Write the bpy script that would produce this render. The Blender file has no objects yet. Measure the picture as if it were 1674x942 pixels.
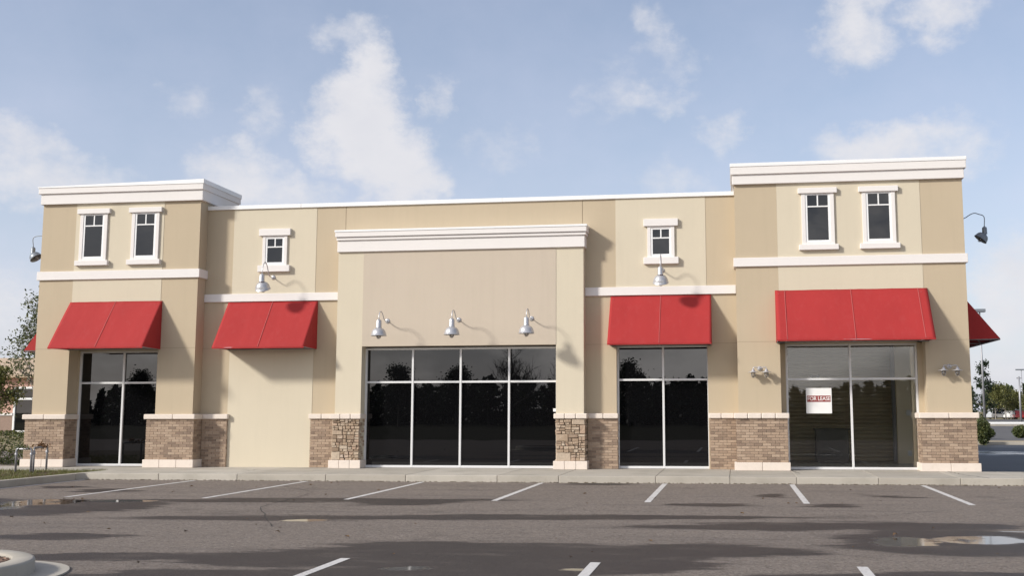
import bpy, bmesh, math, random
from mathutils import Vector, Matrix, noise as mnoise
R = math.radians
sc = bpy.context.scene
COL = sc.collection
rnd = random.Random(7)

# ------------------------------------------------------------------ materials
class NT:
    def __init__(s, nt): s.nt = nt
    def n(s, t, **kw):
        nd = s.nt.nodes.new(t)
        for k, v in kw.items(): setattr(nd, k, v)
        return nd
    def l(s, a, b): s.nt.links.new(a, b)
    def put(s, v, sock):
        if isinstance(v, bpy.types.NodeSocket): s.l(v, sock)
        else:
            if isinstance(v, (tuple, list)) and len(v) == 3 and sock.type == 'RGBA': v = (*v, 1)
            sock.default_value = v
    def math(s, op, a, b=0.0, c=0.0, clamp=False):
        nd = s.n('ShaderNodeMath', operation=op, use_clamp=clamp)
        for i, v in enumerate((a, b, c)): s.put(v, nd.inputs[i])
        return nd.outputs[0]
    def mix(s, f, a, b, blend='MIX'):
        nd = s.n('ShaderNodeMix', data_type='RGBA', blend_type=blend)
        s.put(f, nd.inputs[0]); s.put(a, nd.inputs[6]); s.put(b, nd.inputs[7])
        return nd.outputs[2]
    def noise(s, vec, scale, detail=3.0, rough=.55):
        nd = s.n('ShaderNodeTexNoise'); s.put(vec, nd.inputs['Vector'])
        nd.inputs['Scale'].default_value = scale; nd.inputs['Detail'].default_value = detail
        nd.inputs['Roughness'].default_value = rough
        return nd.outputs[0]
    def smooth(s, v, lo, hi, a=0.0, b=1.0):
        nd = s.n('ShaderNodeMapRange', interpolation_type='SMOOTHSTEP')
        s.put(v, nd.inputs[0])
        for i, q in enumerate((lo, hi, a, b)): nd.inputs[i + 1].default_value = q
        return nd.outputs[0]
    def lin(s, v, lo, hi, a, b):
        nd = s.n('ShaderNodeMapRange'); s.put(v, nd.inputs[0])
        for i, q in enumerate((lo, hi, a, b)): nd.inputs[i + 1].default_value = q
        return nd.outputs[0]
    def pos(s, obj=False):
        if obj: return s.n('ShaderNodeTexCoord').outputs['Object']
        return s.n('ShaderNodeNewGeometry').outputs['Position']
    def island(s): return s.n('ShaderNodeNewGeometry').outputs['Random Per Island']
    def scalevec(s, v, sx, sy, sz):
        nd = s.n('ShaderNodeVectorMath', operation='MULTIPLY'); s.l(v, nd.inputs[0])
        nd.inputs[1].default_value = (sx, sy, sz); return nd.outputs[0]
    def ramp(s, f, stops, interp='LINEAR'):
        nd = s.n('ShaderNodeValToRGB'); s.put(f, nd.inputs[0]); nd.color_ramp.interpolation = interp
        els = nd.color_ramp.elements
        while len(els) < len(stops): els.new(.5)
        for e, (p, c) in zip(els, stops): e.position = p; e.color = (*c, 1)
        return nd.outputs[0]
    def bump(s, h, strength, dist=.01):
        nd = s.n('ShaderNodeBump'); s.l(h, nd.inputs['Height'])
        nd.inputs['Strength'].default_value = strength; nd.inputs['Distance'].default_value = dist
        return nd.outputs[0]

def new_mat(name):
    m = bpy.data.materials.new(name); m.use_nodes = True
    t = NT(m.node_tree); return m, t, m.node_tree.nodes['Principled BSDF']

def surf(name, col, rough=.7, var=.06, vscale=1.5, bump=0.0, bscale=60.0, metal=0.0, spec=.5, obj=False, streak=0.0, speck=0.0, dirt=None, dirt_amt=0.0):
    """plain paint / metal / plastic with mottling, optional vertical streaks, speckle and blotchy dirt"""
    m, t, b = new_mat(name); p = t.pos(obj)
    c = t.mix(t.noise(p, vscale, 4), tuple(q * (1 - var) for q in col), tuple(min(1, q * (1 + var)) for q in col))
    if streak:
        st = t.noise(t.scalevec(p, 5, 5, .35), 1.3, 5, .6)
        c = t.mix(t.smooth(st, .45, .75, 0, streak), c, tuple(q * .75 for q in col))
    if speck:
        sp = t.noise(p, 300, 2)
        c = t.mix(t.smooth(sp, .5, .72, 0, speck), c, tuple(q * .5 for q in col))
    if dirt:
        dn = t.noise(p, vscale * 2.3, 6, .65)
        c = t.mix(t.smooth(dn, .5, .78, 0, dirt_amt), c, dirt)
    t.l(c, b.inputs['Base Color'])
    t.l(t.lin(t.noise(p, vscale * 3, 3), .3, .7, max(0, rough - .07), min(1, rough + .07)), b.inputs['Roughness'])
    b.inputs['Metallic'].default_value = metal; b.inputs['Specular IOR Level'].default_value = spec
    if bump: t.l(t.bump(t.noise(p, bscale, 4), bump, .004), b.inputs['Normal'])
    return m

def island_mat(name, stops, rough=.85, bump=.4, bscale=60, var=.25, spec=.3):
    """each loose piece of the mesh takes its own tone"""
    m, t, b = new_mat(name); p = t.pos()
    c = t.ramp(t.island(), stops)
    nz = t.noise(p, 22, 5, .65)
    c = t.mix(t.smooth(nz, .3, .75, 0, var), c, (.10, .075, .06))
    nz2 = t.noise(p, 9, 3)
    c = t.mix(t.smooth(nz2, .5, .8, 0, var * .8), c, (.55, .47, .38))
    t.l(c, b.inputs['Base Color']); b.inputs['Roughness'].default_value = rough
    b.inputs['Specular IOR Level'].default_value = spec
    t.l(t.bump(t.noise(p, bscale, 5), bump, .006), b.inputs['Normal'])
    return m

def leaf_mat(name, stops, rough=.55):
    m, t, b = new_mat(name)
    c = t.ramp(t.island(), stops); p = t.pos()
    c = t.mix(t.smooth(t.noise(p, 1.6, 3), .35, .7, 0, .45), c, tuple(q * .55 for q in stops[0][1]))
    t.l(c, b.inputs['Base Color']); b.inputs['Roughness'].default_value = rough
    tr = t.n('ShaderNodeBsdfTranslucent'); t.l(c, tr.inputs[0])
    ms = t.n('ShaderNodeMixShader'); ms.inputs[0].default_value = .3
    out = m.node_tree.nodes['Material Output']
    t.l(b.outputs[0], ms.inputs[1]); t.l(tr.outputs[0], ms.inputs[2]); t.l(ms.outputs[0], out.inputs[0])
    return m

def glass_mat(name, tint, ior, wav=.0):
    """thin pane: part mirror by angle, the rest lets tinted light through (tint None: film so dark nothing shows)"""
    m, t, b = new_mat(name); nt = m.node_tree; nt.nodes.remove(b)
    fr = t.n('ShaderNodeFresnel'); fr.inputs[0].default_value = ior
    gl = t.n('ShaderNodeBsdfGlossy'); gl.inputs['Roughness'].default_value = 0.0; gl.inputs[0].default_value = (.93, .95, 1, 1)
    if wav:
        nz = t.noise(t.pos(), 1.1, 1)
        t.l(t.bump(nz, wav, .02), gl.inputs['Normal'])
    if tint is None:
        ba = t.n('ShaderNodeBsdfDiffuse'); ba.inputs[0].default_value = (.0035, .0035, .004, 1)
    else:
        ba = t.n('ShaderNodeBsdfTransparent'); ba.inputs[0].default_value = (*tint, 1)
    ms = t.n('ShaderNodeMixShader'); t.l(fr.outputs[0], ms.inputs[0]); t.l(ba.outputs[0], ms.inputs[1]); t.l(gl.outputs[0], ms.inputs[2])
    t.l(ms.outputs[0], nt.nodes['Material Output'].inputs[0])
    return m

M = {}
M['light'] = surf('cream_stucco', (.59, .527, .413), .9, .045, .7, .6, 48, spec=.2, streak=.09, speck=.10)
M['tan'] = surf('tan_stucco', (.482, .40, .289), .9, .045, .7, .6, 48, spec=.2, streak=.11, speck=.10)
M['sand'] = surf('sand_stucco', (.52, .447, .364), .9, .04, .6, .6, 48, spec=.2, streak=.12, speck=.10)
M['trim'] = surf('white_trim', (.725, .695, .675), .75, .03, .8, .15, 90, spec=.3, streak=.06)
M['coping'] = surf('coping_metal', (.78, .78, .78), .45, .03, .5)
M['precast'] = surf('precast_stone', (.69, .61, .54), .85, .07, 5, .3, 110, spec=.25, dirt=(.50, .42, .34), dirt_amt=.28)
M['brick'] = island_mat('brick', [(0, (.21, .15, .112)), (.14, (.275, .2, .148)), (.45, (.35, .255, .185)), (.75, (.385, .285, .208)), (1, (.42, .318, .237))], var=.15)
M['mortar'] = surf('mortar', (.40, .33, .27), .95, .1, 8, .4, 120, spec=.1)
M['stone'] = island_mat('ledge_stone', [(0, (.22, .155, .11)), (.25, (.36, .265, .185)), (.5, (.43, .33, .24)), (.75, (.48, .395, .305)), (.9, (.40, .275, .195)), (1, (.54, .455, .37))], bump=.8, bscale=28, var=.3)
M['stone_gap'] = surf('dark_mortar', (.27, .215, .165), .95, .1, 8)
M['joint'] = surf('joint_sealant', (.33, .27, .19), .9, .05, 3)
M['alu'] = surf('white_aluminium', (.66, .66, .665), .4, .03, 2, spec=.5)
M['sash'] = surf('white_vinyl', (.80, .80, .80), .4, .02, 2)
M['film_glass'] = glass_mat('dark_film_glass', None, 1.62, .045)
M['small_glass'] = glass_mat('dark_blue_glass', None, 1.60, .25)
M['clear_glass'] = glass_mat('tinted_glass', (.93, .93, .91), 1.5)
M['silver'] = surf('silver_paint', (.50, .50, .52), .36, .05, 12, metal=.55)
M['galv'] = surf('galvanised_steel', (.36, .36, .38), .5, .1, 14, metal=.5)
M['darkmetal'] = surf('grey_metal', (.20, .22, .245), .45, .06, 12, metal=.4)
M['bulb'] = glass_mat('jar_glass', (.85, .83, .80), 1.5)
M['concrete'] = None
M['interior_dark'] = surf('dark_shutter', (.46, .39, .28), .6, .08, 1.2)
M['interior_wall'] = surf('interior_wall', (.88, .77, .57), .8, .03, 1)
M['interior_floor'] = surf('interior_floor', (.16, .16, .15), .3, .2, 1.5)
M['black'] = surf('black_laminate', (.012, .012, .014), .4, .05, 3)
M['signwhite'] = surf('sign_white', (.80, .80, .79), .5, .02, 4)
M['signred'] = surf('sign_red', (.26, .035, .03), .5, .05, 4)
M['crack'] = surf('crack', (.05, .045, .04), .95, .2, 8)
M['bark'] = surf('bark', (.17, .145, .12), .95, .25, 9, .6, 40)
M['barkgrey'] = surf('grey_bark', (.25, .23, .21), .95, .25, 9, .6, 40)

def make_fabric(name, col):
    m, t, b = new_mat(name); p = t.pos()
    c = t.mix(t.noise(p, 1.3, 4), tuple(q * .90 for q in col), tuple(q * 1.08 for q in col))
    c = t.mix(t.smooth(t.noise(t.scalevec(p, 4, 4, .5), 2, 5, .6), .48, .78, 0, .17), c, (.36, .075, .075))
    t.l(c, b.inputs['Base Color']); b.inputs['Roughness'].default_value = .8
    b.inputs['Specular IOR Level'].default_value = .25
    w = t.n('ShaderNodeTexWave'); t.l(p, w.inputs[0]); w.inputs['Scale'].default_value = 90
    t.l(t.bump(t.noise(p, 150, 3), .3, .004), b.inputs['Normal'])
    return m
M['fabric'] = make_fabric('red_canvas', (.338, .029, .029))
M['seam'] = surf('faded_seam', (.44, .105, .10), .8, .1, 3)

def make_concrete():
    m, t, b = new_mat('concrete'); p = t.pos()
    isl = t.island()
    c = t.ramp(isl, [(0, (.41, .375, .325)), (.5, (.445, .41, .355)), (1, (.48, .445, .39))])
    c = t.mix(t.smooth(t.noise(p, 1.1, 6, .6), .42, .72, 0, .45), c, (.27, .25, .21))
    c = t.mix(t.smooth(t.noise(t.scalevec(p, 1, 1, 1), 7, 6, .7), .55, .75, 0, .35), c, (.22, .195, .16))
    c = t.mix(t.smooth(t.noise(p, 180, 2), .5, .7, 0, .25), c, (.24, .22, .19))
    t.l(c, b.inputs['Base Color']); b.inputs['Roughness'].default_value = .9; b.inputs['Specular IOR Level'].default_value = .2
    t.l(t.bump(t.noise(p, 90, 4), .4, .004), b.inputs['Normal'])
    return m
M['concrete'] = make_concrete()

def make_paint_line():
    m, t, b = new_mat('worn_line_paint'); p = t.pos()
    wear = t.smooth(t.noise(p, 26, 6, .75), .42, .66, 0, 1)
    big = t.smooth(t.noise(p, 1.7, 4), .35, .7, .2, 1)
    c = t.mix(t.math('MULTIPLY', wear, big), (.60, .58, .56), (.30, .275, .26))
    t.l(c, b.inputs['Base Color']); b.inputs['Roughness'].default_value = .85; b.inputs['Specular IOR Level'].default_value = .15
    t.l(t.bump(t.noise(p, 160, 4), .4, .004), b.inputs['Normal'])
    return m
M['line'] = make_paint_line()

# wet patches of the car park: centre x, y, half-lengths, lean
DAMP = [(-5.19, -8.03, 3.7, .50, .112), (-3.3, -8.3, 1.1, .70, .112), (-1.74, -11.0, 5.6, .50, .117), (3.6, -11.7, 3.0, .62, .119),
        (-.9, -14.9, 2.0, 1.05, .122), (-2.5, -15.7, 1.5, .8, .122), (-.4, -16.2, 1.6, 1.2, .122), (1.7, -14.6, 1.6, .75, .122), (1.0, -15.7, 1.3, .9, .122), (-1.6, -17.2, 1.8, .9, .122), (-6.5, -14.1, .95, .5, .12), (-4.5, -15.95, 1.15, .34, .123),
        (4.9, -13.3, 1.5, 1.5, .121), (-.72, -3.12, .85, .30, .02), (3.14, -6.07, .32, .5, .0), (5.23, -6.14, .33, .33, .0),
        (1.9, -8.3, .66, .34, .11), (3.9, -8.3, .5, .33, .11), (4.1, -16.35, 1.5, .36, .125), (-8.9, -9.8, 1.6, 1.7, .114),
        (-12.1, -5.32, .55, .5, .1), (-10.4, -6.1, .6, .5, .1), (-.3, -17.6, 1.2, .8, .12), (-3.0, -17.3, 1.4, .7, .12), (8.5, -10.5, 2.0, .5, .12), (-13.5, -9.5, 3.5, 1.6, .1)]
POOL = [(-9.95, -9.05, .72, .75, .113), (-10.1, -10.3, .50, .85, .114), (4.35, -13.4, .45, .55, .121), (5.3, -13.1, .62, .5, .121), (-1.14, -16.38, .27, .15, .125),
        (-3.94, -11.66, .36, .17, .117), (.59, -16.21, .16, .11, .123), (-8.7, -8.6, .8, .28, .113), (6.6, -12.8, .7, .30, .12), (6.5, -12.0, .8, .09, .12), (-14.0, -9.6, 2.6, 1.1, .1)]

def make_asphalt():
    m, t, b = new_mat('asphalt'); p = t.pos()
    sx = t.n('ShaderNodeSeparateXYZ'); t.l(p, sx.inputs[0])
    wn = t.n('ShaderNodeTexNoise'); t.l(t.scalevec(p, .26, 1.25, 1), wn.inputs['Vector']); wn.inputs['Scale'].default_value = 1.0; wn.inputs['Detail'].default_value = 10; wn.inputs['Roughness'].default_value = .74
    wx = t.n('ShaderNodeSeparateColor'); t.l(wn.outputs['Color'], wx.inputs[0])
    X = t.math('MULTIPLY_ADD', t.math('SUBTRACT', wx.outputs[0], .5), 3.4, sx.outputs[0])
    Y = t.math('MULTIPLY_ADD', t.math('SUBTRACT', wx.outputs[1], .5), 1.7, sx.outputs[1])
    X2 = t.math('MULTIPLY_ADD', t.math('SUBTRACT', wx.outputs[0], .5), 1.3, sx.outputs[0])
    Y2 = t.math('MULTIPLY_ADD', t.math('SUBTRACT', wx.outputs[1], .5), .9, sx.outputs[1])
    def masks(lst, X, Y, lo, hi):
        best = None
        for (cx, cy, rx, ry, k) in lst:
            dx = t.math('SUBTRACT', X, cx)
            dy = t.math('SUBTRACT', t.math('SUBTRACT', Y, cy), t.math('MULTIPLY', dx, k))
            a = t.math('DIVIDE', dx, rx); c = t.math('DIVIDE', dy, ry)
            d = t.math('ADD', t.math('MULTIPLY', a, a), t.math('MULTIPLY', c, c))
            best = d if best is None else t.math('MINIMUM', best, d)
        return t.smooth(best, hi, lo)
    damp = t.math('ADD', t.math('MULTIPLY', masks(DAMP, X, Y, .6, 1.5), .30), t.math('MULTIPLY', masks(DAMP, X, Y, .74, 1.02), .70))
    pool = t.math('MULTIPLY', masks(POOL, X2, Y2, .78, 1.04), t.smooth(t.noise(t.scalevec(p, 1, .6, 1), 2.2, 5, .6), .26, .44, .15, 1))
    # dry asphalt: binder, stone chips, old patches, faint tyre streaks along the aisle
    chips = t.n('ShaderNodeTexVoronoi'); t.l(p, chips.inputs['Vector']); chips.inputs['Scale'].default_value = 75
    chip = t.n('ShaderNodeSeparateColor'); t.l(chips.outputs['Color'], chip.inputs[0])
    c = t.mix(t.noise(p, .35, 5, .6), (.196, .161, .135), (.254, .212, .178))
    ch2 = t.n('ShaderNodeTexVoronoi'); t.l(p, ch2.inputs['Vector']); ch2.inputs['Scale'].default_value = 26
    cc2 = t.n('ShaderNodeSeparateColor'); t.l(ch2.outputs['Color'], cc2.inputs[0])
    c = t.mix(t.smooth(cc2.outputs[0], .62, 1.0, 0, .42), c, (.34, .295, .26))
    c = t.mix(t.smooth(cc2.outputs[1], .66, 1.0, 0, .48), c, (.08, .068, .06))
    c = t.mix(t.smooth(chip.outputs[0], .55, 1.0, 0, .55), c, (.30, .27, .25))
    c = t.mix(t.smooth(chip.outputs[1], .6, 1.0, 0, .6), c, (.085, .075, .07))
    c = t.mix(t.smooth(t.noise(t.scalevec(p, .18, 1.6, 1), 1.0, 5, .6), .5, .72, 0, .45), c, (.115, .10, .096))
    c = t.mix(t.smooth(t.noise(p, 2.6, 6, .7), .58, .74, 0, .35), c, (.10, .088, .083))
    c = t.mix(t.smooth(t.noise(t.scalevec(p, .9, .7, 1), .9, 7, .68), .56, .70, 0, .5), c, (.105, .09, .082))
    dampc = t.mix(t.smooth(chip.outputs[0], .5, 1, 0, .4), (.058, .048, .043), (.11, .093, .083))
    dm = t.math('MULTIPLY', damp, t.smooth(t.noise(t.scalevec(p, .55, 1.7, 1), 1.5, 8, .72), .28, .50, .55, 1.0))
    c = t.mix(dm, c, dampc)
    c = t.mix(pool, c, (.04, .036, .034))
    t.l(c, b.inputs['Base Color'])
    rg = t.math('MULTIPLY_ADD', dm, -.36, .92)
    rgh = t.n('ShaderNodeMix', data_type='FLOAT'); t.l(pool, rgh.inputs[0]); t.l(rg, rgh.inputs[2]); rgh.inputs[3].default_value = .07
    t.l(rgh.outputs[0], b.inputs['Roughness'])
    sp = t.n('ShaderNodeMix', data_type='FLOAT'); t.l(pool, sp.inputs[0]); sp.inputs[2].default_value = .16; sp.inputs[3].default_value = .5
    t.l(sp.outputs[0], b.inputs['Specular IOR Level'])
    h = t.math('ADD', t.noise(p, 130, 4, .7), t.math('MULTIPLY', chip.outputs[2], .3))
    h = t.math('MULTIPLY', h, t.math('SUBTRACT', 1.0, pool))
    t.l(t.bump(h, .75, .016), b.inputs['Normal'])
    return m
M['asphalt'] = make_asphalt()

def make_ground():
    m, t, b = new_mat('scrub_ground'); p = t.pos()
    c = t.mix(t.smooth(t.noise(p, .08, 5), .4, .6), (.15, .13, .06), (.30, .24, .15))
    c = t.mix(t.smooth(t.noise(p, 1.8, 5), .45, .65, 0, .6), c, (.075, .085, .03))
    t.l(c, b.inputs['Base Color']); b.inputs['Roughness'].default_value = 1; b.inputs['Specular IOR Level'].default_value = .1
    return m
M['ground'] = make_ground()
def make_wet_road():
    m, t, b = new_mat('wet_road'); p = t.pos(); sx = t.n('ShaderNodeSeparateXYZ'); t.l(p, sx.inputs[0])
    wob = t.math('MULTIPLY_ADD', t.math('SUBTRACT', t.noise(p, .25, 5, .6), .5), 9, sx.outputs[1])
    film = t.math('MULTIPLY', t.smooth(t.math('ABSOLUTE', t.math('SUBTRACT', wob, 16.5)), 3.2, 1.5), t.smooth(t.noise(t.scalevec(p, .5, 1.5, 1), .8, 5, .65), .38, .55))
    t.l(t.mix(t.noise(p, .5, 6, .65), (.035, .038, .045), (.07, .073, .082)), b.inputs['Base Color'])
    t.l(t.lin(film, 0, 1, .62, .10), b.inputs['Roughness']); t.l(t.lin(film, 0, 1, .22, .5), b.inputs['Specular IOR Level'])
    t.l(t.bump(t.noise(p, 90, 4), .3, .008), b.inputs['Normal'])
    return m
M['road_wet'] = make_wet_road()
M['road_dry'] = surf('dry_road', (.13, .125, .125), .9, .12, .3, spec=.15)
M['scrub'] = surf('reflected_dark_ground', (.045, .045, .025), 1, .35, .3, spec=.05)  # near-black so that the ground mirrored in the windows stays dark
M['sand_verge'] = surf('sandy_verge', (.42, .34, .22), .95, .15, .8, spec=.1)
M['soil'] = surf('soil', (.10, .075, .05), 1, .2, 4, .5, 30, spec=.1)
M['grass'] = leaf_mat('grass_blades', [(0, (.10, .12, .025)), (.5, (.16, .17, .045)), (1, (.26, .22, .09))])
M['mulch'] = island_mat('mulch', [(0, (.05, .03, .022)), (.6, (.14, .08, .055)), (1, (.30, .20, .15))], var=.3)
M['leaf_litter'] = leaf_mat('dry_leaves', [(0, (.06, .035, .02)), (1, (.25, .15, .07))])
M['leaf_young'] = leaf_mat('young_leaves', [(0, (0.063, 0.081, 0.034)), (.5, (0.103, 0.127, 0.052)), (1, (0.196, 0.196, 0.069))])
M['leaf_oak'] = leaf_mat('oak_leaves', [(0, (0.088, 0.101, 0.027)), (.5, (0.162, 0.176, 0.047)), (1, (0.284, 0.257, 0.074))])
M['leaf_hedge'] = leaf_mat('hedge_leaves', [(0, (0.043, 0.060, 0.020)), (.6, (0.085, 0.111, 0.031)), (1, (0.187, 0.187, 0.051))])
M['leaf_pine'] = leaf_mat('pine_needles', [(0, (.018, .032, .014)), (.6, (.03, .05, .02)), (1, (.05, .075, .028))])
M['leaf_olive'] = leaf_mat('olive_leaves', [(0, (0.102, 0.109, 0.032)), (.6, (0.160, 0.167, 0.048)), (1, (0.232, 0.217, 0.072))])
M['leaf_brown'] = leaf_mat('withered_leaves', [(0, (.10, .045, .02)), (1, (.22, .12, .05))])
M['bg_wall'] = surf('salmon_stucco', (.50, .31, .25), .9, .05, .5)
M['bg_roof'] = surf('tan_roof', (.46, .35, .25), .9, .1, 1)
M['bg_brick'] = surf('far_brick', (.28, .20, .16), .9, .2, 6)
M['tyre'] = surf('tyre_rubber', (.02, .02, .02), .8, .1, 5)
M['hub'] = surf('wheel_rim', (.45, .45, .46), .35, .05, 5, metal=.7)
CARP = {'white': (.75, .75, .75), 'silver': (.45, .46, .48), 'red': (.42, .05, .05), 'dark': (.03, .033, .04), 'pink': (.60, .20, .20)}
for k, v in CARP.items(): M['car_' + k] = surf(k + '_car_paint', v, .25, .03, 1)

# ------------------------------------------------------------------ mesh builder
class MB:
    def __init__(s): s.bm = bmesh.new(); s.mi = 0
    def _fin(s, fs):
        for f in fs: f.material_index = s.mi
    def box(s, x0, x1, y0, y1, z0, z1, bev=0.0):
        vs = [s.bm.verts.new((x, y, z)) for x in (x0, x1) for y in (y0, y1) for z in (z0, z1)]
        q = [(0, 1, 3, 2), (4, 6, 7, 5), (0, 4, 5, 1), (2, 3, 7, 6), (0, 2, 6, 4), (1, 5, 7, 3)]
        fs = [s.bm.faces.new([vs[i] for i in f]) for f in q]
        s._fin(fs)
        if bev:
            es = list({e for f in fs for e in f.edges})
            r = bmesh.ops.bevel(s.bm, geom=es, offset=bev, segments=2, affect='EDGES', profile=.5)
            s._fin(r['faces'])
        return vs
    def poly(s, pts):
        f = s.bm.faces.new([s.bm.verts.new(p) for p in pts]); s._fin([f]); return f
    def prism(s, pts, vec):
        a = [s.bm.verts.new(p) for p in pts]; b = [s.bm.verts.new(Vector(p) + Vector(vec)) for p in pts]
        n = len(a); fs = [s.bm.faces.new(a[::-1]), s.bm.faces.new(b)]
        for i in range(n): fs.append(s.bm.faces.new((a[i], a[(i + 1) % n], b[(i + 1) % n], b[i])))
        s._fin(fs)
    def tube(s, pts, r, n=8, cap=True, smooth=True):
        pts = [Vector(p) for p in pts]; rs = r if isinstance(r, (list, tuple)) else [r] * len(pts)
        rings = []; up = Vector((.123, .456, .88)).normalized()
        for i, p in enumerate(pts):
            d = (pts[min(i + 1, len(pts) - 1)] - pts[max(i - 1, 0)]).normalized()
            a = d.cross(up)
            if a.length < .05: a = d.cross(Vector((1, 0, 0)))
            a.normalize(); b = d.cross(a); up = b.cross(d) * -1 if False else up
            rings.append([s.bm.verts.new(p + (a * math.cos(2 * math.pi * k / n) + b * math.sin(2 * math.pi * k / n)) * rs[i]) for k in range(n)])
        fs = []
        for A, B in zip(rings, rings[1:]):
            for k in range(n): fs.append(s.bm.faces.new((A[k], A[(k + 1) % n], B[(k + 1) % n], B[k])))
        if smooth:
            for f in fs: f.smooth = True
        if cap: fs += [s.bm.faces.new(rings[0][::-1]), s.bm.faces.new(rings[-1])]
        s._fin(fs)
    def lathe(s, prof, c=(0, 0, 0), n=24, rot=None, smooth=True):
        rings = []; c = Vector(c)
        for (r, z) in prof:
            ring = []
            for k in range(n):
                v = Vector((max(r, 1e-4) * math.cos(2 * math.pi * k / n), max(r, 1e-4) * math.sin(2 * math.pi * k / n), z))
                if rot: v = rot @ v
                ring.append(s.bm.verts.new(c + v))
            rings.append(ring)
        fs = []
        for A, B in zip(rings, rings[1:]):
            for k in range(n): fs.append(s.bm.faces.new((A[k], A[(k + 1) % n], B[(k + 1) % n], B[k])))
        for f in fs: f.smooth = smooth
        s._fin(fs)
    def build(s, name, mats, parent=None, loc=None):
        me = bpy.data.meshes.new(name)
        bmesh.ops.recalc_face_normals(s.bm, faces=s.bm.faces[:]) if len(s.bm.faces) < 30000 else None
        s.bm.to_mesh(me); s.bm.free()
        for m in (mats if isinstance(mats, (list, tuple)) else [mats]): me.materials.append(m)
        o = bpy.data.objects.new(name, me); COL.objects.link(o)
        if parent: o.parent = parent
        if loc: o.location = loc
        return o

def tag(o, label=None, cat=None, group=None, kind=None):
    if label: o['label'] = label
    if cat: o['category'] = cat
    if group: o['group'] = group
    if kind: o['kind'] = kind
    return o
def thing(name, label, cat, loc=(0, 0, 0), rz=0, group=None):
    o = bpy.data.objects.new(name, None); COL.objects.link(o); o.empty_display_size = .2
    o.location = loc; o.rotation_euler = (0, 0, rz)
    return tag(o, label, cat, group)
def copy_tree(o, parent=None):
    c = o.copy(); COL.objects.link(c)
    if parent: c.parent = parent
    for ch in list(o.children): copy_tree(ch, c)
    return c

SW = .15                                    # sidewalk level
YM, YC = .439, .116                         # planes of the main wall and of the middle bay (towers are at 0)

# ------------------------------------------------------------------ the building
shop = thing('retail_building', 'vacant cream and tan stucco retail building with white cornices and brick base', 'building')
def walls(name, rects, mat):
    """rects: x0, x1, z0, z1, front y, back y"""
    for (x0, x1, z0, z1, y0, y1) in rects:
        b = MB(); b.box(x0, x1, y0, y1, z0, z1); b.build(name, M[mat], shop)
P = .007
# left tower
walls('tower_wall', [(-16.305, -15.32, SW, 7.3, 0, .62), (-12.79, -11.746, SW, 7.3, 0, .62), (-15.32, -12.79, 3.27, 4.6, .004, .62),
                     (-16.305, -11.746, 4.6, 7.4, .62, 2.05)], 'tan')
walls('tower_panel', [(-15.318, -12.772, 3.268, 7.22, -P, .3)], 'light')
# right tower
walls('tower_wall', [(2.405, 3.44, SW, 7.3, 0, .62), (6.88, 7.903, SW, 7.3, 0, .62), (3.44, 6.88, 3.27, 4.6, .004, .62),
                     (2.405, 7.903, 4.6, 7.4, .62, 2.05)], 'tan')
walls('tower_panel', [(3.442, 6.895, 3.268, 7.22, -P, .3)], 'light')
# main wall
walls('wall', [(-11.746, -10.985, SW, 7.03, YM, .75), (-8.655, -7.856, SW, 7.03, YM, .75), (-7.844, -1.496, 5.9, 7.03, YM, .75), (-1.484, -.63, SW, 7.03, YM, .75),
               (1.665, 2.405, SW, 7.03, YM, .75), (-7.86, -1.48, 5.9, 7.02, .46, .76)], 'tan')
walls('wall_panel', [(-10.985, -8.655, SW, 7.03, YM - P + .0, .75), (-.63, 1.665, 3.245, 7.03, YM - P, .75)], 'light')
# middle bay
walls('bay_wall', [(-7.91, -7.222, SW, 5.8, YC, .62), (-2.13, -1.425, SW, 5.8, YC, .62), (-7.91, -1.425, 5.745, 6.2, YC + .02, .62)], 'light')
walls('bay_panel', [(-7.222, -2.13, 3.265, 5.75, YC - P, .62)], 'sand')
# body of the building behind the facade
b = MB()
b.box(-16.30, -16.15, .62, 15, SW, 6.9); b.box(-16.30, 7.90, 15, 15.2, SW, 6.9)
b.build('side_wall', M['tan'], shop)
walls('side_wall', [(7.75, 7.90, SW, 6.9, .62, 1.15), (7.75, 7.90, 3.2, 6.9, 1.15, 4.65), (7.75, 7.90, SW, 6.9, 4.65, 15)], 'tan')
b = MB()
for q in ((1.15, 1.21, SW, 3.2), (2.87, 2.93, SW, 3.2), (4.59, 4.65, SW, 3.2), (1.15, 4.65, SW, .24), (1.15, 4.65, 3.14, 3.2), (1.15, 4.65, 2.34, 2.40)): b.box(7.77 + .001 * (q[1] - q[0]), 7.86, q[0], q[1], q[2], q[3], bev=.004)
sf = b.build('storefront_frame', M['alu'], shop)
b = MB(); b.box(7.81, 7.816, 1.2, 4.6, .2, 3.16); b.build('glass_pane', M['clear_glass'], sf)
b = MB(); b.box(-16.14, 7.74, .76, 14.99, 6.3, 6.4); b.build('roof', M['bg_roof'], shop)

# stucco score line half way up
def rail(name, mat, boxes, bev=.008):
    b = MB()
    for q in boxes: b.box(*q, bev=bev)
    return b.build(name, M[mat], shop)
for x0, x1, y in ((-16.305, -15.32, 0), (-12.79, -11.746, 0), (2.405, 3.44, 0), (6.88, 7.903, 0), (-1.425, -.63, YM), (1.665, 2.40, YM), (-11.74, -10.985, YM)):
    b = MB(); b.box(x0 + .002, x1 - .002, y - .0015, y + .02, 3.268, 3.278); b.build('control_joint', M['joint'], shop)
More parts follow.
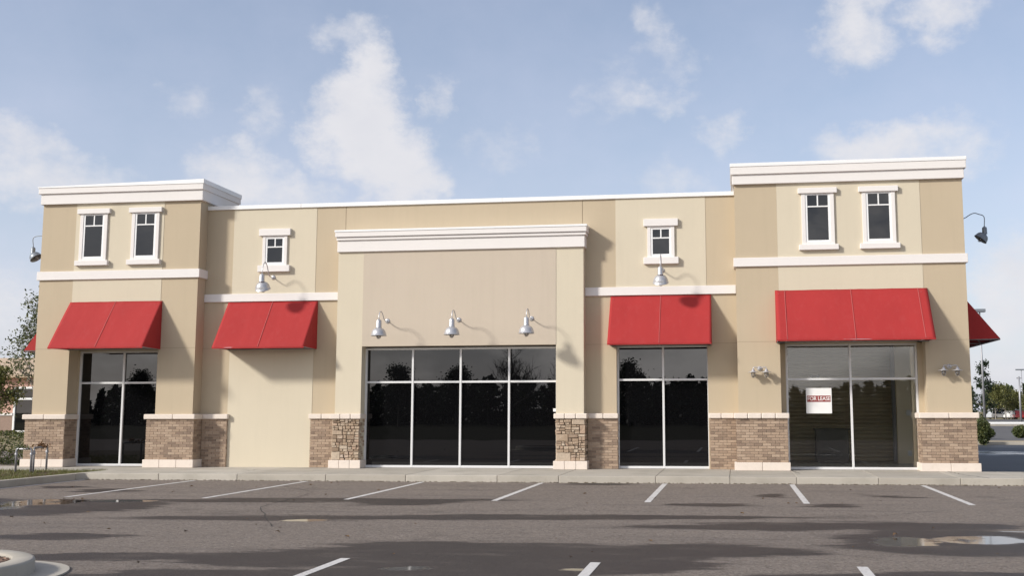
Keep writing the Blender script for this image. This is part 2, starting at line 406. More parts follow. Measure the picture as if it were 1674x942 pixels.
# cornices
b = MB()
b.box(-16.345, -11.66, -.085, 2.13, 7.218, 7.508, bev=.01); b.box(-16.40, -11.635, -.13, 2.18, 7.505, 7.672, bev=.01)
b.build('cornice', M['trim'], shop)
b = MB(); vs = b.box(-16.415, -11.62, -.145, 2.195, 7.668, 7.70)
for v in vs:
    if v.co.z > 7.69: v.co.z += .085 if v.co.x > -13 else 0
b.build('coping', M['coping'], shop)
b = MB()
b.box(2.36, 7.945, -.085, 2.13, 7.205, 7.452, bev=.01); b.box(2.325, 7.995, -.13, 2.18, 7.448, 7.648, bev=.01)
b.build('cornice', M['trim'], shop)
b = MB(); b.box(2.31, 8.01, -.145, 2.195, 7.644, 7.733, bev=.006); b.build('coping', M['coping'], shop)
b = MB()
b.box(-7.93, -1.385, YC - .06, .61, 5.742, 6.045, bev=.01); b.box(-7.945, -1.35, YC - .10, .61, 6.045, 6.125, bev=.01)
b.box(-7.97, -1.325, YC - .14, .61, 6.13, 6.262, bev=.01)
b.build('cornice', M['trim'], shop)
b = MB(); b.box(-7.985, -1.31, YC - .155, .62, 6.26, 6.315, bev=.006); b.build('coping', M['coping'], shop)
b = MB()
for x0, x1 in ((-11.74, -9.1), (-9.096, -3.6), (-3.596, 2.40)): b.box(x0, x1, YM - .05, .85, 7.025, 7.132, bev=.006)
b.build('coping', M['coping'], shop)
# string bands
rail('string_band', 'trim', [(-16.36, -11.69, -.055, .60, 5.139, 5.37)])
rail('string_band', 'trim', [(2.355, 7.955, -.055, .60, 5.135, 5.354)])
rail('string_band', 'trim', [(-11.742, -7.915, YM - .055, .5, 4.512, 4.722)])
rail('string_band', 'trim', [(-1.42, 2.40, YM - .055, .5, 4.512, 4.728)])

# brick bases ---------------------------------------------------------------
def bricks(b, o, u, n, L, z0, z1, phase=0, ends=True):
    """running bond on one face: o corner, u along, n outward"""
    o, u, n = Vector(o), Vector(u), Vector(n)
    ch = .0672; rows = int(round((z1 - z0) / ch)); ch = (z1 - z0) / rows
    for r in range(rows):
        x = 0.0; first = True
        while x < L - .02:
            w = .205
            if first and (r + phase) % 2: w = .1025
            if L - x - w < .06: w = L - x
            pr = rnd.uniform(0, .006); za = z0 + r * ch + .0045; zb = z0 + (r + 1) * ch - .0045
            a0 = x + (.0 if first else .0045); a1 = x + w - (0 if x + w >= L - 1e-4 else .0045)
            pts = []
            for (aa, zz) in ((a0, za), (a1, za), (a1, zb), (a0, zb)):
                pts.append(o + u * aa + Vector((0, 0, zz)))
            b.prism(pts, n * (.012 + pr)); x += w; first = False
def brick_base(name, x0, x1, y0, y1, z0, z1=1.402, left=True, right=True):
    b = MB(); b.mi = 1; b.box(x0 + .012, x1 - .012, y0 + .012, y1, z0, z1)
    b.mi = 0
    bricks(b, (x0 + .012, y0 + .012, 0), (1, 0, 0), (0, -1, 0), x1 - x0 - .024, z0, z1)
    if right: bricks(b, (x1 - .012, y0 + .0, 0), (0, 1, 0), (1, 0, 0), y1 - y0, z0, z1, 1)
    if left: bricks(b, (x0 + .012, y0 + .0, 0), (0, 1, 0), (-1, 0, 0), y1 - y0, z0, z1, 1)
    return b.build(name, [M['brick'], M['mortar']], shop)
def blocks(name, x0, x1, y0, y1, z0, z1, step, parent, chamfer=.02, off=0.0):
    """a run of precast stones with open joints"""
    b = MB(); x = x0; L = x1 - x0; n = max(1, int(round(L / step))); xs = [x0 + L * i / n for i in range(n + 1)]
    if off and n > 1: xs = [x0] + [q + off for q in xs[1:-1]] + [x1]
    for a, c in zip(xs, xs[1:]):
        b.box(a + (.003 if a > x0 else 0), c - (.003 if c < x1 else 0), y0, y1, z0, z1, bev=chamfer)
    return b.build(name, M['precast'], parent)
YW = .56
br = brick_base('brick_base', -16.44, -15.30, -.065, YW, .352)
blocks('stone_cap', -16.50, -15.255, -.125, YW, 1.40, 1.532, .6, br); blocks('plinth', -16.50, -15.26, -.11, YW, SW, .355, .6, br, .01)
br = brick_base('brick_base', -12.985, -11.67, -.065, YW, .352)
blocks('stone_cap', -13.04, -11.62, -.125, YW, 1.40, 1.532, .62, br, off=.1); blocks('plinth', -13.03, -11.625, -.11, YW, SW, .355, .55, br, .01)
br = brick_base('brick_base', -11.67, -10.965, YM - .065, YW, SW, left=False)
blocks('stone_cap', -11.62, -10.925, YM - .12, YW, 1.40, 1.53, .7, br)
br = brick_base('brick_base', -8.66, -7.97, YM - .065, YW, SW, right=False)
blocks('stone_cap', -8.70, -8.0, YM - .12, YW, 1.40, 1.53, .36, br)
br = brick_base('brick_base', -1.37, -.605, YM - .065, YW, SW, left=False)
blocks('stone_cap', -1.345, -.585, YM - .12, YW, 1.40, 1.53, .42, br)
br = brick_base('brick_base', 1.69, 2.345, YM - .065, YW, SW, right=False)
blocks('stone_cap', 1.67, 2.29, YM - .12, YW, 1.40, 1.53, .36, br)
br = brick_base('brick_base', 2.34, 3.575, -.065, YW, .342)
blocks('stone_cap', 2.29, 3.62, -.125, YW, 1.40, 1.532, .36, br); blocks('plinth', 2.285, 3.62, -.11, YW, SW, .345, .66, br, .01)
br = brick_base('brick_base', 6.70, 7.975, -.065, YW, .342)
blocks('stone_cap', 6.655, 8.035, -.125, YW, 1.40, 1.532, .62, br); blocks('plinth', 6.66, 8.03, -.11, YW, SW, .345, .55, br, .01)
# side walls carry the brick base on round the corner
brick_base('brick_base', 7.90, 7.975, .57, 1.13, SW, left=False); brick_base('brick_base', 7.90, 7.975, 4.68, 9, SW, left=False)

def ledge(b, o, u, n, L, z0, z1):
    """random courses of split ledge stone on one face"""
    o, u, n = Vector(o), Vector(u), Vector(n)
    def cell(x, z, w, h, d):
        if h > .10 and d < 4 and (w / h < 1.7 or rnd.random() < .6) and rnd.random() < .88:
            k = rnd.uniform(.32, .68); cell(x, z, w, h * k, d + 1); cell(x, z + h * k, w, h * (1 - k), d + 1); return
        if w > .17 and d < 5 and (w / h > 2.6 or rnd.random() < .4):
            k = rnd.uniform(.3, .7); cell(x, z, w * k, h, d + 1); cell(x + w * k, z, w * (1 - k), h, d + 1); return
        g = .0055; pr = rnd.uniform(.03, .062)
        j = lambda: rnd.uniform(-.006, .006)
        base = [o + u * (x + g + j()) + Vector((0, 0, z + g + j())), o + u * (x + w - g + j()) + Vector((0, 0, z + g + j())),
                o + u * (x + w - g + j()) + Vector((0, 0, z + h - g + j())), o + u * (x + g + j()) + Vector((0, 0, z + h - g + j()))]
        cen = sum(base, Vector()) / 4
        top = [q + (cen - q) * .10 + n * (pr + rnd.uniform(-.006, .006)) for q in base]
        mid = [q + n * (pr * .7) for q in base]
        A = [b.bm.verts.new(q) for q in base]; Bm = [b.bm.verts.new(q) for q in mid]; C = [b.bm.verts.new(q) for q in top]
        fs = []
        for i in range(4):
            fs.append(b.bm.faces.new((A[i], A[(i + 1) % 4], Bm[(i + 1) % 4], Bm[i]))); fs.append(b.bm.faces.new((Bm[i], Bm[(i + 1) % 4], C[(i + 1) % 4], C[i])))
        fs.append(b.bm.faces.new(C)); b._fin(fs)
    z = z0
    while z < z1 - .01:
        h = rnd.uniform(.16, .30)
        if z1 - z - h < .12: h = z1 - z
        x = 0
        while x < L - .01:
            w = rnd.uniform(.20, .40)
            if L - x - w < .12: w = L - x
            cell(x, z, w, h, 0); x += w
        z += h
def stone_pier(x0, x1):
    y0 = YC - .015
    b = MB(); b.mi = 1; b.box(x0 + .03, x1 - .03, y0 + .0, .47, .352, 1.402); b.mi = 0
    ledge(b, (x0, y0, 0), (1, 0, 0), (0, -1, 0), x1 - x0, .352, 1.402)
    ledge(b, (x1 - .04, y0 - .02, 0), (0, 1, 0), (1, 0, 0), .46 - y0, .352, 1.402)
    ledge(b, (x0 + .04, y0 - .02, 0), (0, 1, 0), (-1, 0, 0), .30, .352, 1.402)
    o = b.build('stone_base', [M['stone'], M['stone_gap']], shop)
    blocks('stone_cap', x0 - .05, x1 + .05, y0 - .10, .50, 1.40, 1.532, .26, o); blocks('plinth', x0 - .06, x1 + .06, y0 - .10, .50, SW, .355, .27, o, .01)
stone_pier(-7.955, -7.225); stone_pier(-2.125, -1.385)

# storefront glazing ---------------------------------------------------------
def storefront(x0, x1, y, mull, zt, z0, z1, glass, edge=(True, True)):
    b = MB(); w = .052
    xs = [x0] + mull + [x1]
    b.box(x0, x1, y, y + .10, z0, z0 + .06, bev=.004); b.box(x0, x1, y, y + .10, z1 - .055, z1, bev=.004)
    for i, x in enumerate(xs):
        c0, c1 = (x, x + w) if i == 0 else ((x - w, x) if i == len(xs) - 1 else (x - w / 2, x + w / 2))
        b.box(c0, c1, y - .003, y + .097, z0 + .004, z1 - .004, bev=.004)
    for a, c in zip(xs, xs[1:]):
        b.box(a + .03, c - .03, y + .002, y + .095, zt - .026, zt + .026, bev=.004)
    fr = b.build('storefront_frame', M['alu'], shop)
    for a, c in zip(xs, xs[1:]):
        for (q0, q1) in ((z0 + .05, zt - .02), (zt + .02, z1 - .05)):
            g = MB(); g.box(a + .02, c - .02, y + .045, y + .053, q0, q1)
            g.build('glass_pane', M[glass], fr)
    return fr
storefront(-15.30, -12.80, .50, [-14.02], 2.372, SW + .005, 3.235, 'film_glass')
storefront(-7.222, -2.13, .43, [-5.945, -4.672, -3.398], 2.345, SW + .005, 3.235, 'film_glass')
storefront(-.63, 1.70, .555, [.542], 2.372, SW + .005, 3.24, 'film_glass')
rt_frame = storefront(3.585, 6.755, .50, [5.155], 2.362, SW + .005, 3.235, 'clear_glass')
# jamb and head returns beside the glass of the recessed openings
walls('jamb', [(3.30, 3.583, SW, 3.4, .45, .60), (6.757, 7.0, SW, 3.4, .45, .60), (-12.798, -12.6, SW, 3.4, .45, .60), (-15.4, -15.302, SW, 3.4, .45, .60)], 'tan')
walls('window_soffit', [(3.44, 6.88, 3.237, 3.5, .45, .62), (-15.32, -12.79, 3.237, 3.5, .45, .61)], 'tan')
walls('blind_panel', [(-15.4, -12.6, SW, 3.4, .61, .63), (-7.4, -2.0, SW, 3.4, .63, .65), (-.75, 1.8, SW, 3.4, .76, .78)], 'black')

# small upper windows ----------------------------------------------------------
def window(cx, y, wh, wt, ws, z):
    """widths of head, trim, sash; z: sill bottom, sill top, sash bottom, muntin, sash top, trim top, head bottom, head top"""
    zs0, zs1, za, zm, zb, zt, zh0, zh1 = z
    b = MB(); ti = ws / 2
    b.box(cx - wt / 2, cx - ti, y - .045, y + .03, zs1 - .004, zt, bev=.005); b.box(cx + ti, cx + wt / 2, y - .045, y + .03, zs1 - .004, zt, bev=.005)
    b.box(cx - ti, cx + ti, y - .043, y + .03, zb, zt - .002, bev=.004); b.box(cx - ti, cx + ti, y - .043, y + .03, zs1 - .004, za, bev=.004)
    tr = b.build('window', M['trim'], shop)
    b = MB(); b.box(cx - wh / 2, cx + wh / 2, y - .085, y + .02, zh0, zh1, bev=.01); b.build('window_head', M['trim'], tr)
    b = MB(); b.box(cx - wh / 2 - .005, cx + wh / 2 + .005, y - .10, y + .02, zs0, zs1, bev=.01); b.build('window_sill', M['trim'], tr)
    b = MB(); f = .05; m = .016
    b.box(cx - ti, cx - ti + f, y - .032, y + .02, za, zb, bev=.004); b.box(cx + ti - f, cx + ti, y - .032, y + .02, za, zb, bev=.004)
    b.box(cx - ti + f, cx + ti - f, y - .03, y + .02, za, za + f, bev=.004); b.box(cx - ti + f, cx + ti - f, y - .03, y + .02, zb - f * .8, zb, bev=.004)
    b.box(cx - ti + f, cx + ti - f, y - .027, y + .015, zm - m, zm + m, bev=.003); b.box(cx - m, cx + m, y - .025, y + .013, zm + m, zb - f * .8, bev=.003)
    b.build('window_sash', M['sash'], tr)
    b = MB(); b.box(cx - ti + .01, cx + ti - .01, y - .014, y - .010, za + .01, zb - .01); b.build('glass_pane', M['small_glass'], tr)
tw = (5.513, 5.648, 5.71, 6.603, 6.925, 6.94, 6.93, 7.068)
for cx in (-14.78, -13.285, 4.44, 5.905): window(cx, -P, .945, .79, .60, tw)
mw = (5.30, 5.475, 5.51, 5.975, 6.235, 6.275, 6.277, 6.465)
for cx in (-9.80, .533): window(cx, YM - P, .88, .69, .52, mw)

# shop interior seen through the clear glass ---------------------------------------
b = MB(); b.box(1.75, 7.74, .64, 5.5, SW - .02, SW + .004); b.build('shop_floor', M['interior_floor'], shop)
walls('interior_wall', [(6.70, 7.55, SW, 3.6, 3.9, 4.05), (1.75, 1.85, SW, 3.6, .63, 5.5), (6.62, 7.55, SW, 3.6, .66, .80)], 'interior_wall')
b = MB(); b.box(1.75, 7.74, .63, 5.6, 3.6, 3.7); b.build('interior_ceiling', M['signwhite'], shop)
b = MB(); z = SW
while z < 3.5:
    b.prism([(1.9, 5.5, z), (1.9, 5.455, z + .03), (1.9, 5.455, z + .075), (1.9, 5.5, z + .105)], (4.9, 0, 0)); z += .107
b.box(1.85, 7.4, 5.505, 5.6, SW, 3.6)
b.build('roller_shutter', M['interior_dark'], shop)
b = MB(); b.box(6.78, 6.92, 5.30, 5.45, SW, 3.5, bev=.005); b.build('shutter_guide', M['galv'], shop)
b = MB(); b.box(6.95, 7.07, 3.875, 3.90, 1.45, 1.60, bev=.006); b.build('thermostat', M['signwhite'], shop)
b = MB(); b.box(6.95, 7.06, 3.885, 3.90, .36, .50, bev=.004); b.build('wall_socket', M['signwhite'], shop)
ct = thing('counter', 'black boxy counter standing inside the empty shop behind the glass', 'counter', (4.95, 4.3, SW + .004))
b = MB(); b.box(-.42, .46, -.25, .3, .08, .90, bev=.006); b.build('cabinet', M['black'], ct)
b = MB(); b.box(-.46, .50, -.3, .34, .90, .94, bev=.006); b.build('countertop', M['black'], ct)
b = MB(); b.box(-.40, .44, -.2, .3, 0, .08); b.build('plinth', M['black'], ct)
# for-lease sign hung inside the glass... taped on its outer face
sg = thing('lease_sign', 'white FOR LEASE sign with dark red band taped to the shop window', 'sign', (4.375, .541, 1.83))
b = MB(); b.box(-.31, .31, -.004, 0, -.312, .312, bev=.001); b.build('sign_board', M['signwhite'], sg)
b = MB(); b.box(-.285, .285, -.0062, -.0042, -.03, .125); b.build('sign_band', M['signred'], sg)
cu = bpy.data.curves.new('lettering', 'FONT'); cu.body = 'FOR LEASE'; cu.size = .133; cu.align_x = 'CENTER'; cu.align_y = 'CENTER'; cu.extrude = .0006; cu.offset = .0012; cu.space_character = .97
to = bpy.data.objects.new('tmp_text', cu); COL.objects.link(to)
dg = bpy.context.evaluated_depsgraph_get(); dg.update()
me = bpy.data.meshes.new_from_object(to.evaluated_get(dg)); bpy.data.objects.remove(to)
wd = max(v.co.x for v in me.vertices) - min(v.co.x for v in me.vertices)
me.transform(Matrix.Diagonal((.545 / wd, 1, 1, 1)))
me.materials.clear(); me.materials.append(M['signwhite'])
lt = bpy.data.objects.new('lettering', me); COL.objects.link(lt); lt.parent = sg; lt.location = (0, -.0072, .047); lt.rotation_euler = (R(90), 0, 0)
# small boxes
b = MB(); b.box(-.05, .05, -.05, .03, -.025, .055, bev=.004); bx = b.build('wall_box', M['signwhite'], None, (-2.16, .22, 1.60))
tag(bx, 'small white box on the inner edge of the stone pier beside the middle window', 'box')
b = MB(); b.box(-.115, .115, -.03, .03, -.03, .03, bev=.008)
b.box(-.09, -.05, -.035, .0, -.045, -.03); b.box(.05, .09, -.035, .0, -.045, -.03)
tag(b.build('door_sensor', M['black'], None, (4.30, .63, 2.44)), 'small black sensor strip behind the upper left pane above the lease sign', 'sensor')

# ------------------------------------------------------------------ awnings
def awning(label, loc, W, rz=0.0, D=.90, H=1.27):
    """origin at the wall, middle of the top edge; wall plane y=0, sticks out to -y"""
    r = thing('awning', label, 'awning', loc, rz, 'red canvas awnings over the shop openings')
    b = MB(); bm = b.bm; nx, nz = 40, 14; g = [[None] * (nz + 1) for _ in range(nx + 1)]
    ribs = [-W / 2, 0, W / 2] if W < 3 else [-W / 2, -W * .465 + .1, 0, W * .465 - .1, W / 2]
    for i in range(nx + 1):
        x = -W / 2 + W * i / nx
        dist = min(abs(x - q) for q in ribs)
        for j in range(nz + 1):
            v = j / nz
            sag = -.012 * math.sin(math.pi * v) * min(1, dist / (W * .2)) + .009 * mnoise.noise(Vector((x * 2.1 + loc[0], v * 2, 1.3))) + .004 * mnoise.noise(Vector((x * 6 + loc[0], v * 2.2, 4.3)))
            g[i][j] = bm.verts.new((x, -.015 - D * v - sag * .8, -H * v + sag * .57))
    fs = []
    for i in range(nx):
        for j in range(nz): fs.append(bm.faces.new((g[i][j], g[i + 1][j], g[i + 1][j + 1], g[i][j + 1])))
    for f in fs: f.smooth = True
    for sx, i in ((-1, 0), (1, nx)):
        c0 = bm.verts.new((sx * W / 2, 0, -H - .02)); c1 = bm.verts.new((sx * W / 2, 0, 0))
        bm.faces.new([c1] + [g[i][j] for j in range(nz + 1)] + [c0])
    # short hem along the front edge and underneath
    h = [bm.verts.new((-W / 2 + W * i / nx, -.015 - D, -H - .035)) for i in range(nx + 1)]
    for i in range(nx): bm.faces.new((g[i][nz], g[i + 1][nz], h[i + 1], h[i]))
    o = b.build('canopy', M['fabric'], r)
    so = o.modifiers.new('thick', 'SOLIDIFY'); so.thickness = .004; so.offset = -1
    for x in ribs[1:-1]:
        b = MB()
        pts = [(x - .006, -.015 - D * v - .006, -H * v + .004) for v in (0, 1)]
        b.prism([pts[0], (x + .006, pts[0][1], pts[0][2]), (x + .006, pts[1][1], pts[1][2]), pts[1]], (0, -.004, .003))
        b.build('seam', M['seam'], r)
    b = MB(); e = .02
    b.tube([(-W / 2 + e, -D - .0, -H - .01), (W / 2 - e, -D, -H - .01)], .013, 6)
    b.tube([(-W / 2 + e, -.02, -H - .01), (W / 2 - e, -.02, -H - .01)], .013, 6)
    for x in [-W / 2 + e] + ribs[1:-1] + [W / 2 - e]:
        b.tube([(x, -.02, -H - .01), (x, -D, -H - .01)], .013, 6)
        b.tube([(x, -.045, -.14), (x, -D + .06, -H + .0)], .012, 6)
    b.build('awning_frame', M['galv'], r)
    for x in (-W / 2 + .08, W / 2 - .16):
        b = MB(); b.lathe([(0, .004), (.009, .003), (.011, 0)], (x, -.098, -.10), 8, Matrix.Rotation(R(60), 3, 'X')); b.build('eyelet', M['seam'], r)
    return r
awning('red canvas awning over the tall dark window below the tower nearest the young tree', (-14.04, 0, 4.53), 2.64)
awning('red canvas awning over the blank cream wall panel with no window below', (-9.81, YM, 4.515), 2.49)
awning('red canvas awning over the dark two-column window between stone pier and brick', (.508, YM, 4.507), 2.545)
awning('widest red canvas awning over the window with the lease sign', (5.165, 0, 4.53), 3.63)
awning('red canvas side awning jutting out past the wall corner with the twin lamps', (7.903, 2.9, 4.52), 3.8, R(90), .93, 1.17)
awning('small tip of a red side awning showing beside the young tree', (-16.305, 2.75, 4.52), 3.8, R(-90), .90, 1.22)

# ------------------------------------------------------------------ wall lamps
def arc(pts, n=10):
    """smooth curve through points (Catmull-Rom)"""
    P_ = [Vector(p) for p in pts]; P_ = [P_[0] * 2 - P_[1]] + P_ + [P_[-1] * 2 - P_[-2]]; out = []
    for i in range(1, len(P_) - 2):
        a, b_, c, d = P_[i - 1:i + 3]
        for k in range(n):
            t = k / n
            out.append(.5 * ((2 * b_) + (-a + c) * t + (2 * a - 5 * b_ + 4 * c - d) * t * t + (-a + 3 * b_ - 3 * c + d) * t ** 3))
    out.append(P_[-2]); return out
def goose_lamp(label, loc, rz=0, arch=.20, reach=.70, drop=.0, tilt=0.0, mat='silver', group=None, guard=True):
    """mount at origin on wall y=0; lamp head hangs at y=-reach, its neck top at z=drop"""
    r = thing('wall_lamp', label, 'wall lamp', loc, rz, group)
    b = MB(); rot = Matrix.Rotation(R(90), 3, 'X')
    b.lathe([(0, .03), (.03, .03), (.05, .022), (.064, .008), (.066, 0)], (0, 0, 0), 20, rot); b.build('wall_plate', M[mat], r)
    b = MB()
    b.tube(arc([(0, -.02, 0), (0, -.16, -.005), (0, -.28, .03), (0, -.42, arch * .75), (0, -.54, arch), (0, -.65, arch * .80), (0, -reach, arch * .3), (0, -reach, drop - .01)]), .0125, 10)
    b.build('gooseneck_arm', M[mat], r)
    b = MB(); c = (0, -reach, drop)
    b.lathe([(0, .0), (.02, 0), (.03, -.018), (.055, -.03), (.066, -.05), (.069, -.20), (.075, -.215), (.075, -.225)], c, 24); b.build('lamp_neck', M[mat], r)
    rt = Matrix.Rotation(tilt, 3, 'X'); b = MB(); c2 = (0, -reach, drop - .22)
    b.lathe([(.062, 0), (.078, -.012), (.135, -.045), (.165, -.09), (.180, -.135), (.194, -.20), (.200, -.202), (.200, -.208), (.192, -.208), (.176, -.135), (.160, -.092), (.130, -.05), (.06, -.02)], c2, 36, rt)
    b.build('lamp_shade', M[mat], r)
    b = MB(); c3 = Vector(c2) + rt @ Vector((0, 0, -.10))
    b.lathe([(.045, 0), (.055, -.04), (.055, -.10), (.045, -.145), (.02, -.168), (0, -.172)], c3, 16, rt); b.build('bulb_globe', M['bulb'], r)
    if guard:
        b = MB()
        for k in range(6):
            a = k * math.pi / 3
            b.tube([c3 + rt @ Vector((q * math.cos(a), q * math.sin(a), z)) for q, z in ((.062, 0), (.066, -.06), (.064, -.12), (.05, -.162), (.02, -.185), (0, -.188))], .0035, 5)
        for z, q in ((-.105, .066), (-.14, .060)):
            b.tube([c3 + rt @ Vector((q * math.cos(a * math.pi / 8), q * math.sin(a * math.pi / 8), z)) for a in range(17)], .0035, 5, cap=False)
        b.build('bulb_guard', M['galv'], r)
    return r
G3 = 'silver gooseneck lamps in a row above the wide window'
goose_lamp('silver gooseneck lamp above the wide window, nearest the blank panel awning', (-6.548, YC - P, 3.915), group=G3)
goose_lamp('silver gooseneck lamp above the wide window, between its two neighbours', (-4.656, YC - P, 3.92), group=G3)
goose_lamp('silver gooseneck lamp above the wide window, nearest the dark two-column window', (-2.759, YC - P, 3.93), group=G3)
G2 = 'taller gooseneck lamps under the small upper windows'
goose_lamp('tall-arched silver lamp with tilted shade above the blank panel awning', (-9.83, YM - P, 5.155), arch=.34, reach=.72, drop=.02, tilt=R(24), group=G2)
goose_lamp('tall-arched silver lamp with tilted shade above the awning of the two-column window', (.554, YM - P, 5.14), arch=.34, reach=.72, drop=.02, tilt=R(24), group=G2)
G4 = 'grey gooseneck lamps on the end walls'
goose_lamp('grey gooseneck lamp silhouetted on the end wall above the side awning', (7.903, 1.0, 6.37), R(90), arch=.16, reach=.80, drop=-.23, tilt=R(38), mat='darkmetal', group=G4).scale = (.87, .87, .87)
goose_lamp('grey gooseneck lamp silhouetted on the end wall above the young tree', (-16.305, 1.0, 6.48), R(-90), arch=.09, reach=1.06, drop=-.28, tilt=R(38), mat='darkmetal', group=G4).scale = (.87, .87, .87)

def twin_lamp(label, loc):
    r = thing('twin_wall_lamp', label, 'wall lamp', loc, 0, 'twin jar lamps on brick-based piers'); rot = Matrix.Rotation(R(90), 3, 'X')
    b = MB(); b.lathe([(0, .045), (.02, .045), (.03, .03), (.056, .02), (.062, .0)], (0, 0, 0), 20, rot); b.build('wall_plate', M['silver'], r)
    b = MB()
    b.tube([(0, -.03, 0), (0, -.16, .0)], .012, 8)
    b.tube(arc([(-.158, -.17, -.05), (-.158, -.17, .005), (-.12, -.17, .03), (0, -.165, .012), (.12, -.17, .03), (.158, -.17, .005), (.158, -.17, -.05)], 8), .010, 8)
    b.build('crossbar', M['silver'], r)
    for s in (-1, 1):
        c = (s * .158, -.17, -.03)
        b = MB(); b.lathe([(0, .03), (.016, .028), (.03, .0), (.046, -.02), (.050, -.045), (.125, -.060), (.130, -.066), (.125, -.068), (.04, -.056)], c, 24); sh = b.build('lamp_shade', M['silver'], r)
        b = MB(); b.lathe([(.038, -.057), (.043, -.09), (.043, -.13), (.034, -.165), (.015, -.185), (0, -.187)], c, 14); b.build('jar', M['bulb'], sh)
        b = MB(); C = Vector(c)
        for k in range(5):
            a = k * 2 * math.pi / 5 + .3
            b.tube([C + Vector((q * math.cos(a), q * math.sin(a), z)) for q, z in ((.05, -.057), (.051, -.12), (.044, -.165), (.02, -.195), (0, -.198))], .0035, 5)
        for z in (-.085, -.125): b.tube([C + Vector((.051 * math.cos(a * math.pi / 7), .051 * math.sin(a * math.pi / 7), z)) for a in range(15)], .0035, 5, cap=False)
        b.build('wire_cage', M['galv'], sh)
    return r
twin_lamp('silver twin jar lamp between the two right-hand awnings', (2.935, 0, 2.612))
twin_lamp('silver twin jar lamp at the outer corner beside the side awning', (7.41, 0, 2.625))

# ------------------------------------------------------------------ ground, car park, sidewalk
def sheet(name, x0, x1, y0, y1, z, mat):
    b = MB(); b.poly([(x0, y0, z), (x1, y0, z), (x1, y1, z), (x0, y1, z)]); return tag(b.build(name, M[mat]), kind='structure')
sheet('ground', -1500, 1500, -1500, 1500, -.02, 'ground')
sheet('car_park', -60, 60, -33, 15, -.004, 'asphalt')
sheet('reflected_dark_ground', -200, 200, -140, -33, .0, 'scrub')  # unseen dark ground behind the camera, added to darken the window reflections
sheet('side_road', 8.6, 60, -.3, 26.5, .0, 'road_wet')
sheet('far_car_park', 11, 220, 34, 178, -.012, 'road_dry')
sheet('verge', 9, 120, 26.5, 33.6, .003, 'sand_verge')
b = MB()
for y0, y1, x0, x1 in ((26.4, 26.6, 9, 100), (33.5, 33.8, 20, 100), (70, 70.4, 26, 90), (92, 92.5, 24, 90)): b.box(x0, x1, y0, y1, -.01, .14, bev=.02)
tag(b.build('far_kerb', M['concrete']), kind='structure')
b = MB()
xs = [-13.25, -11.15, -9.2, -7.05, -5.15, -3.02, -1.62, .55, 2.18, 3.62, 5.35, 7.05, 8.35, 10.0, 11.9, 13.8, 15.7, 17.6, 19.5, 21.4]
for a, c in zip(xs, xs[1:]):
    yb = .62 if c < 8.2 else -.04
    b.box(a + .004, c - .004, -2.716, yb, -.05, SW + rnd.uniform(-.002, .002), bev=.012)
x = -13.26
while x > -30:
    b.box(x - 1.85, x - .004, -1.25, .45, -.05, SW - .002, bev=.01); x -= 1.855
tag(b.build('sidewalk', M['concrete']), kind='structure')
# cracks in the sidewalk
def crack(b, pts, w=.012):
    q = [Vector(pts[0])]
    for a, c in zip(pts, pts[1:]):
        for k in range(1, 9): q.append(Vector(a).lerp(Vector(c), k / 8) + Vector((rnd.uniform(-.025, .025), rnd.uniform(-.025, .025), 0)))
    for a, c in zip(q, q[1:]):
        ww = w * rnd.uniform(.4, 1.3); d = (c - a).normalized(); s = Vector((-d.y, d.x, 0)) * ww
        b.poly([a - s, c - s, c + s, a + s])
b = MB(); zc = SW + .005
crack(b, [(7.25, -.15, zc), (7.35, -1.5, zc), (7.62, -2.65, zc)], .014)
crack(b, [(8.9, -.2, zc), (9.0, -1.2, zc), (9.1, -1.9, zc)], .01)
crack(b, [(3.66, -.1, zc), (3.75, -1.3, zc)], .012)
crack(b, [(-9.6, -.6, zc), (-9.45, -1.6, zc), (-9.6, -2.6, zc)], .007)
tag(b.build('sidewalk_crack', M['crack']), kind='structure')
b = MB(); zc = .001
crack(b, [(-7.4, -4.4, zc), (-6.0, -6.1, zc), (-5.6, -9.6, zc), (-4.1, -12.6, zc)], .008)
crack(b, [(-5.7, -9.2, zc), (-3.6, -9.9, zc), (-1.9, -9.7, zc)], .006)
crack(b, [(5.9, -8.7, zc), (4.2, -10.2, zc), (2.2, -10.6, zc), (.6, -12.2, zc)], .008)
crack(b, [(2.3, -15.0, zc), (3.1, -14.6, zc), (3.9, -15.1, zc)], .006)
tag(b.build('asphalt_crack', M['crack']), kind='structure')
# grimy line of grit along the foot of the kerb
b = MB()
for k in range(900):
    x = rnd.uniform(-13, 11); y = -2.72 - abs(rnd.gauss(0, .035)); s = rnd.uniform(.006, .022)
    a = rnd.uniform(0, 3); u = Vector((math.cos(a), math.sin(a), 0)) * s; v = Vector((-u.y, u.x, 0)) * rnd.uniform(.4, 1)
    c = Vector((x, y, .004)); t_ = Vector((0, 0, s * .7))
    vs = [b.bm.verts.new(q) for q in (c - u - v, c + u - v, c + u + v, c - u + v, c + t_)]
    for i in range(4): b.bm.faces.new((vs[i], vs[(i + 1) % 4], vs[4]))
tag(b.build('kerb_grit', M['soil']), 'line of dark grit and leaf bits along the kerb foot', 'grit', kind='stuff')
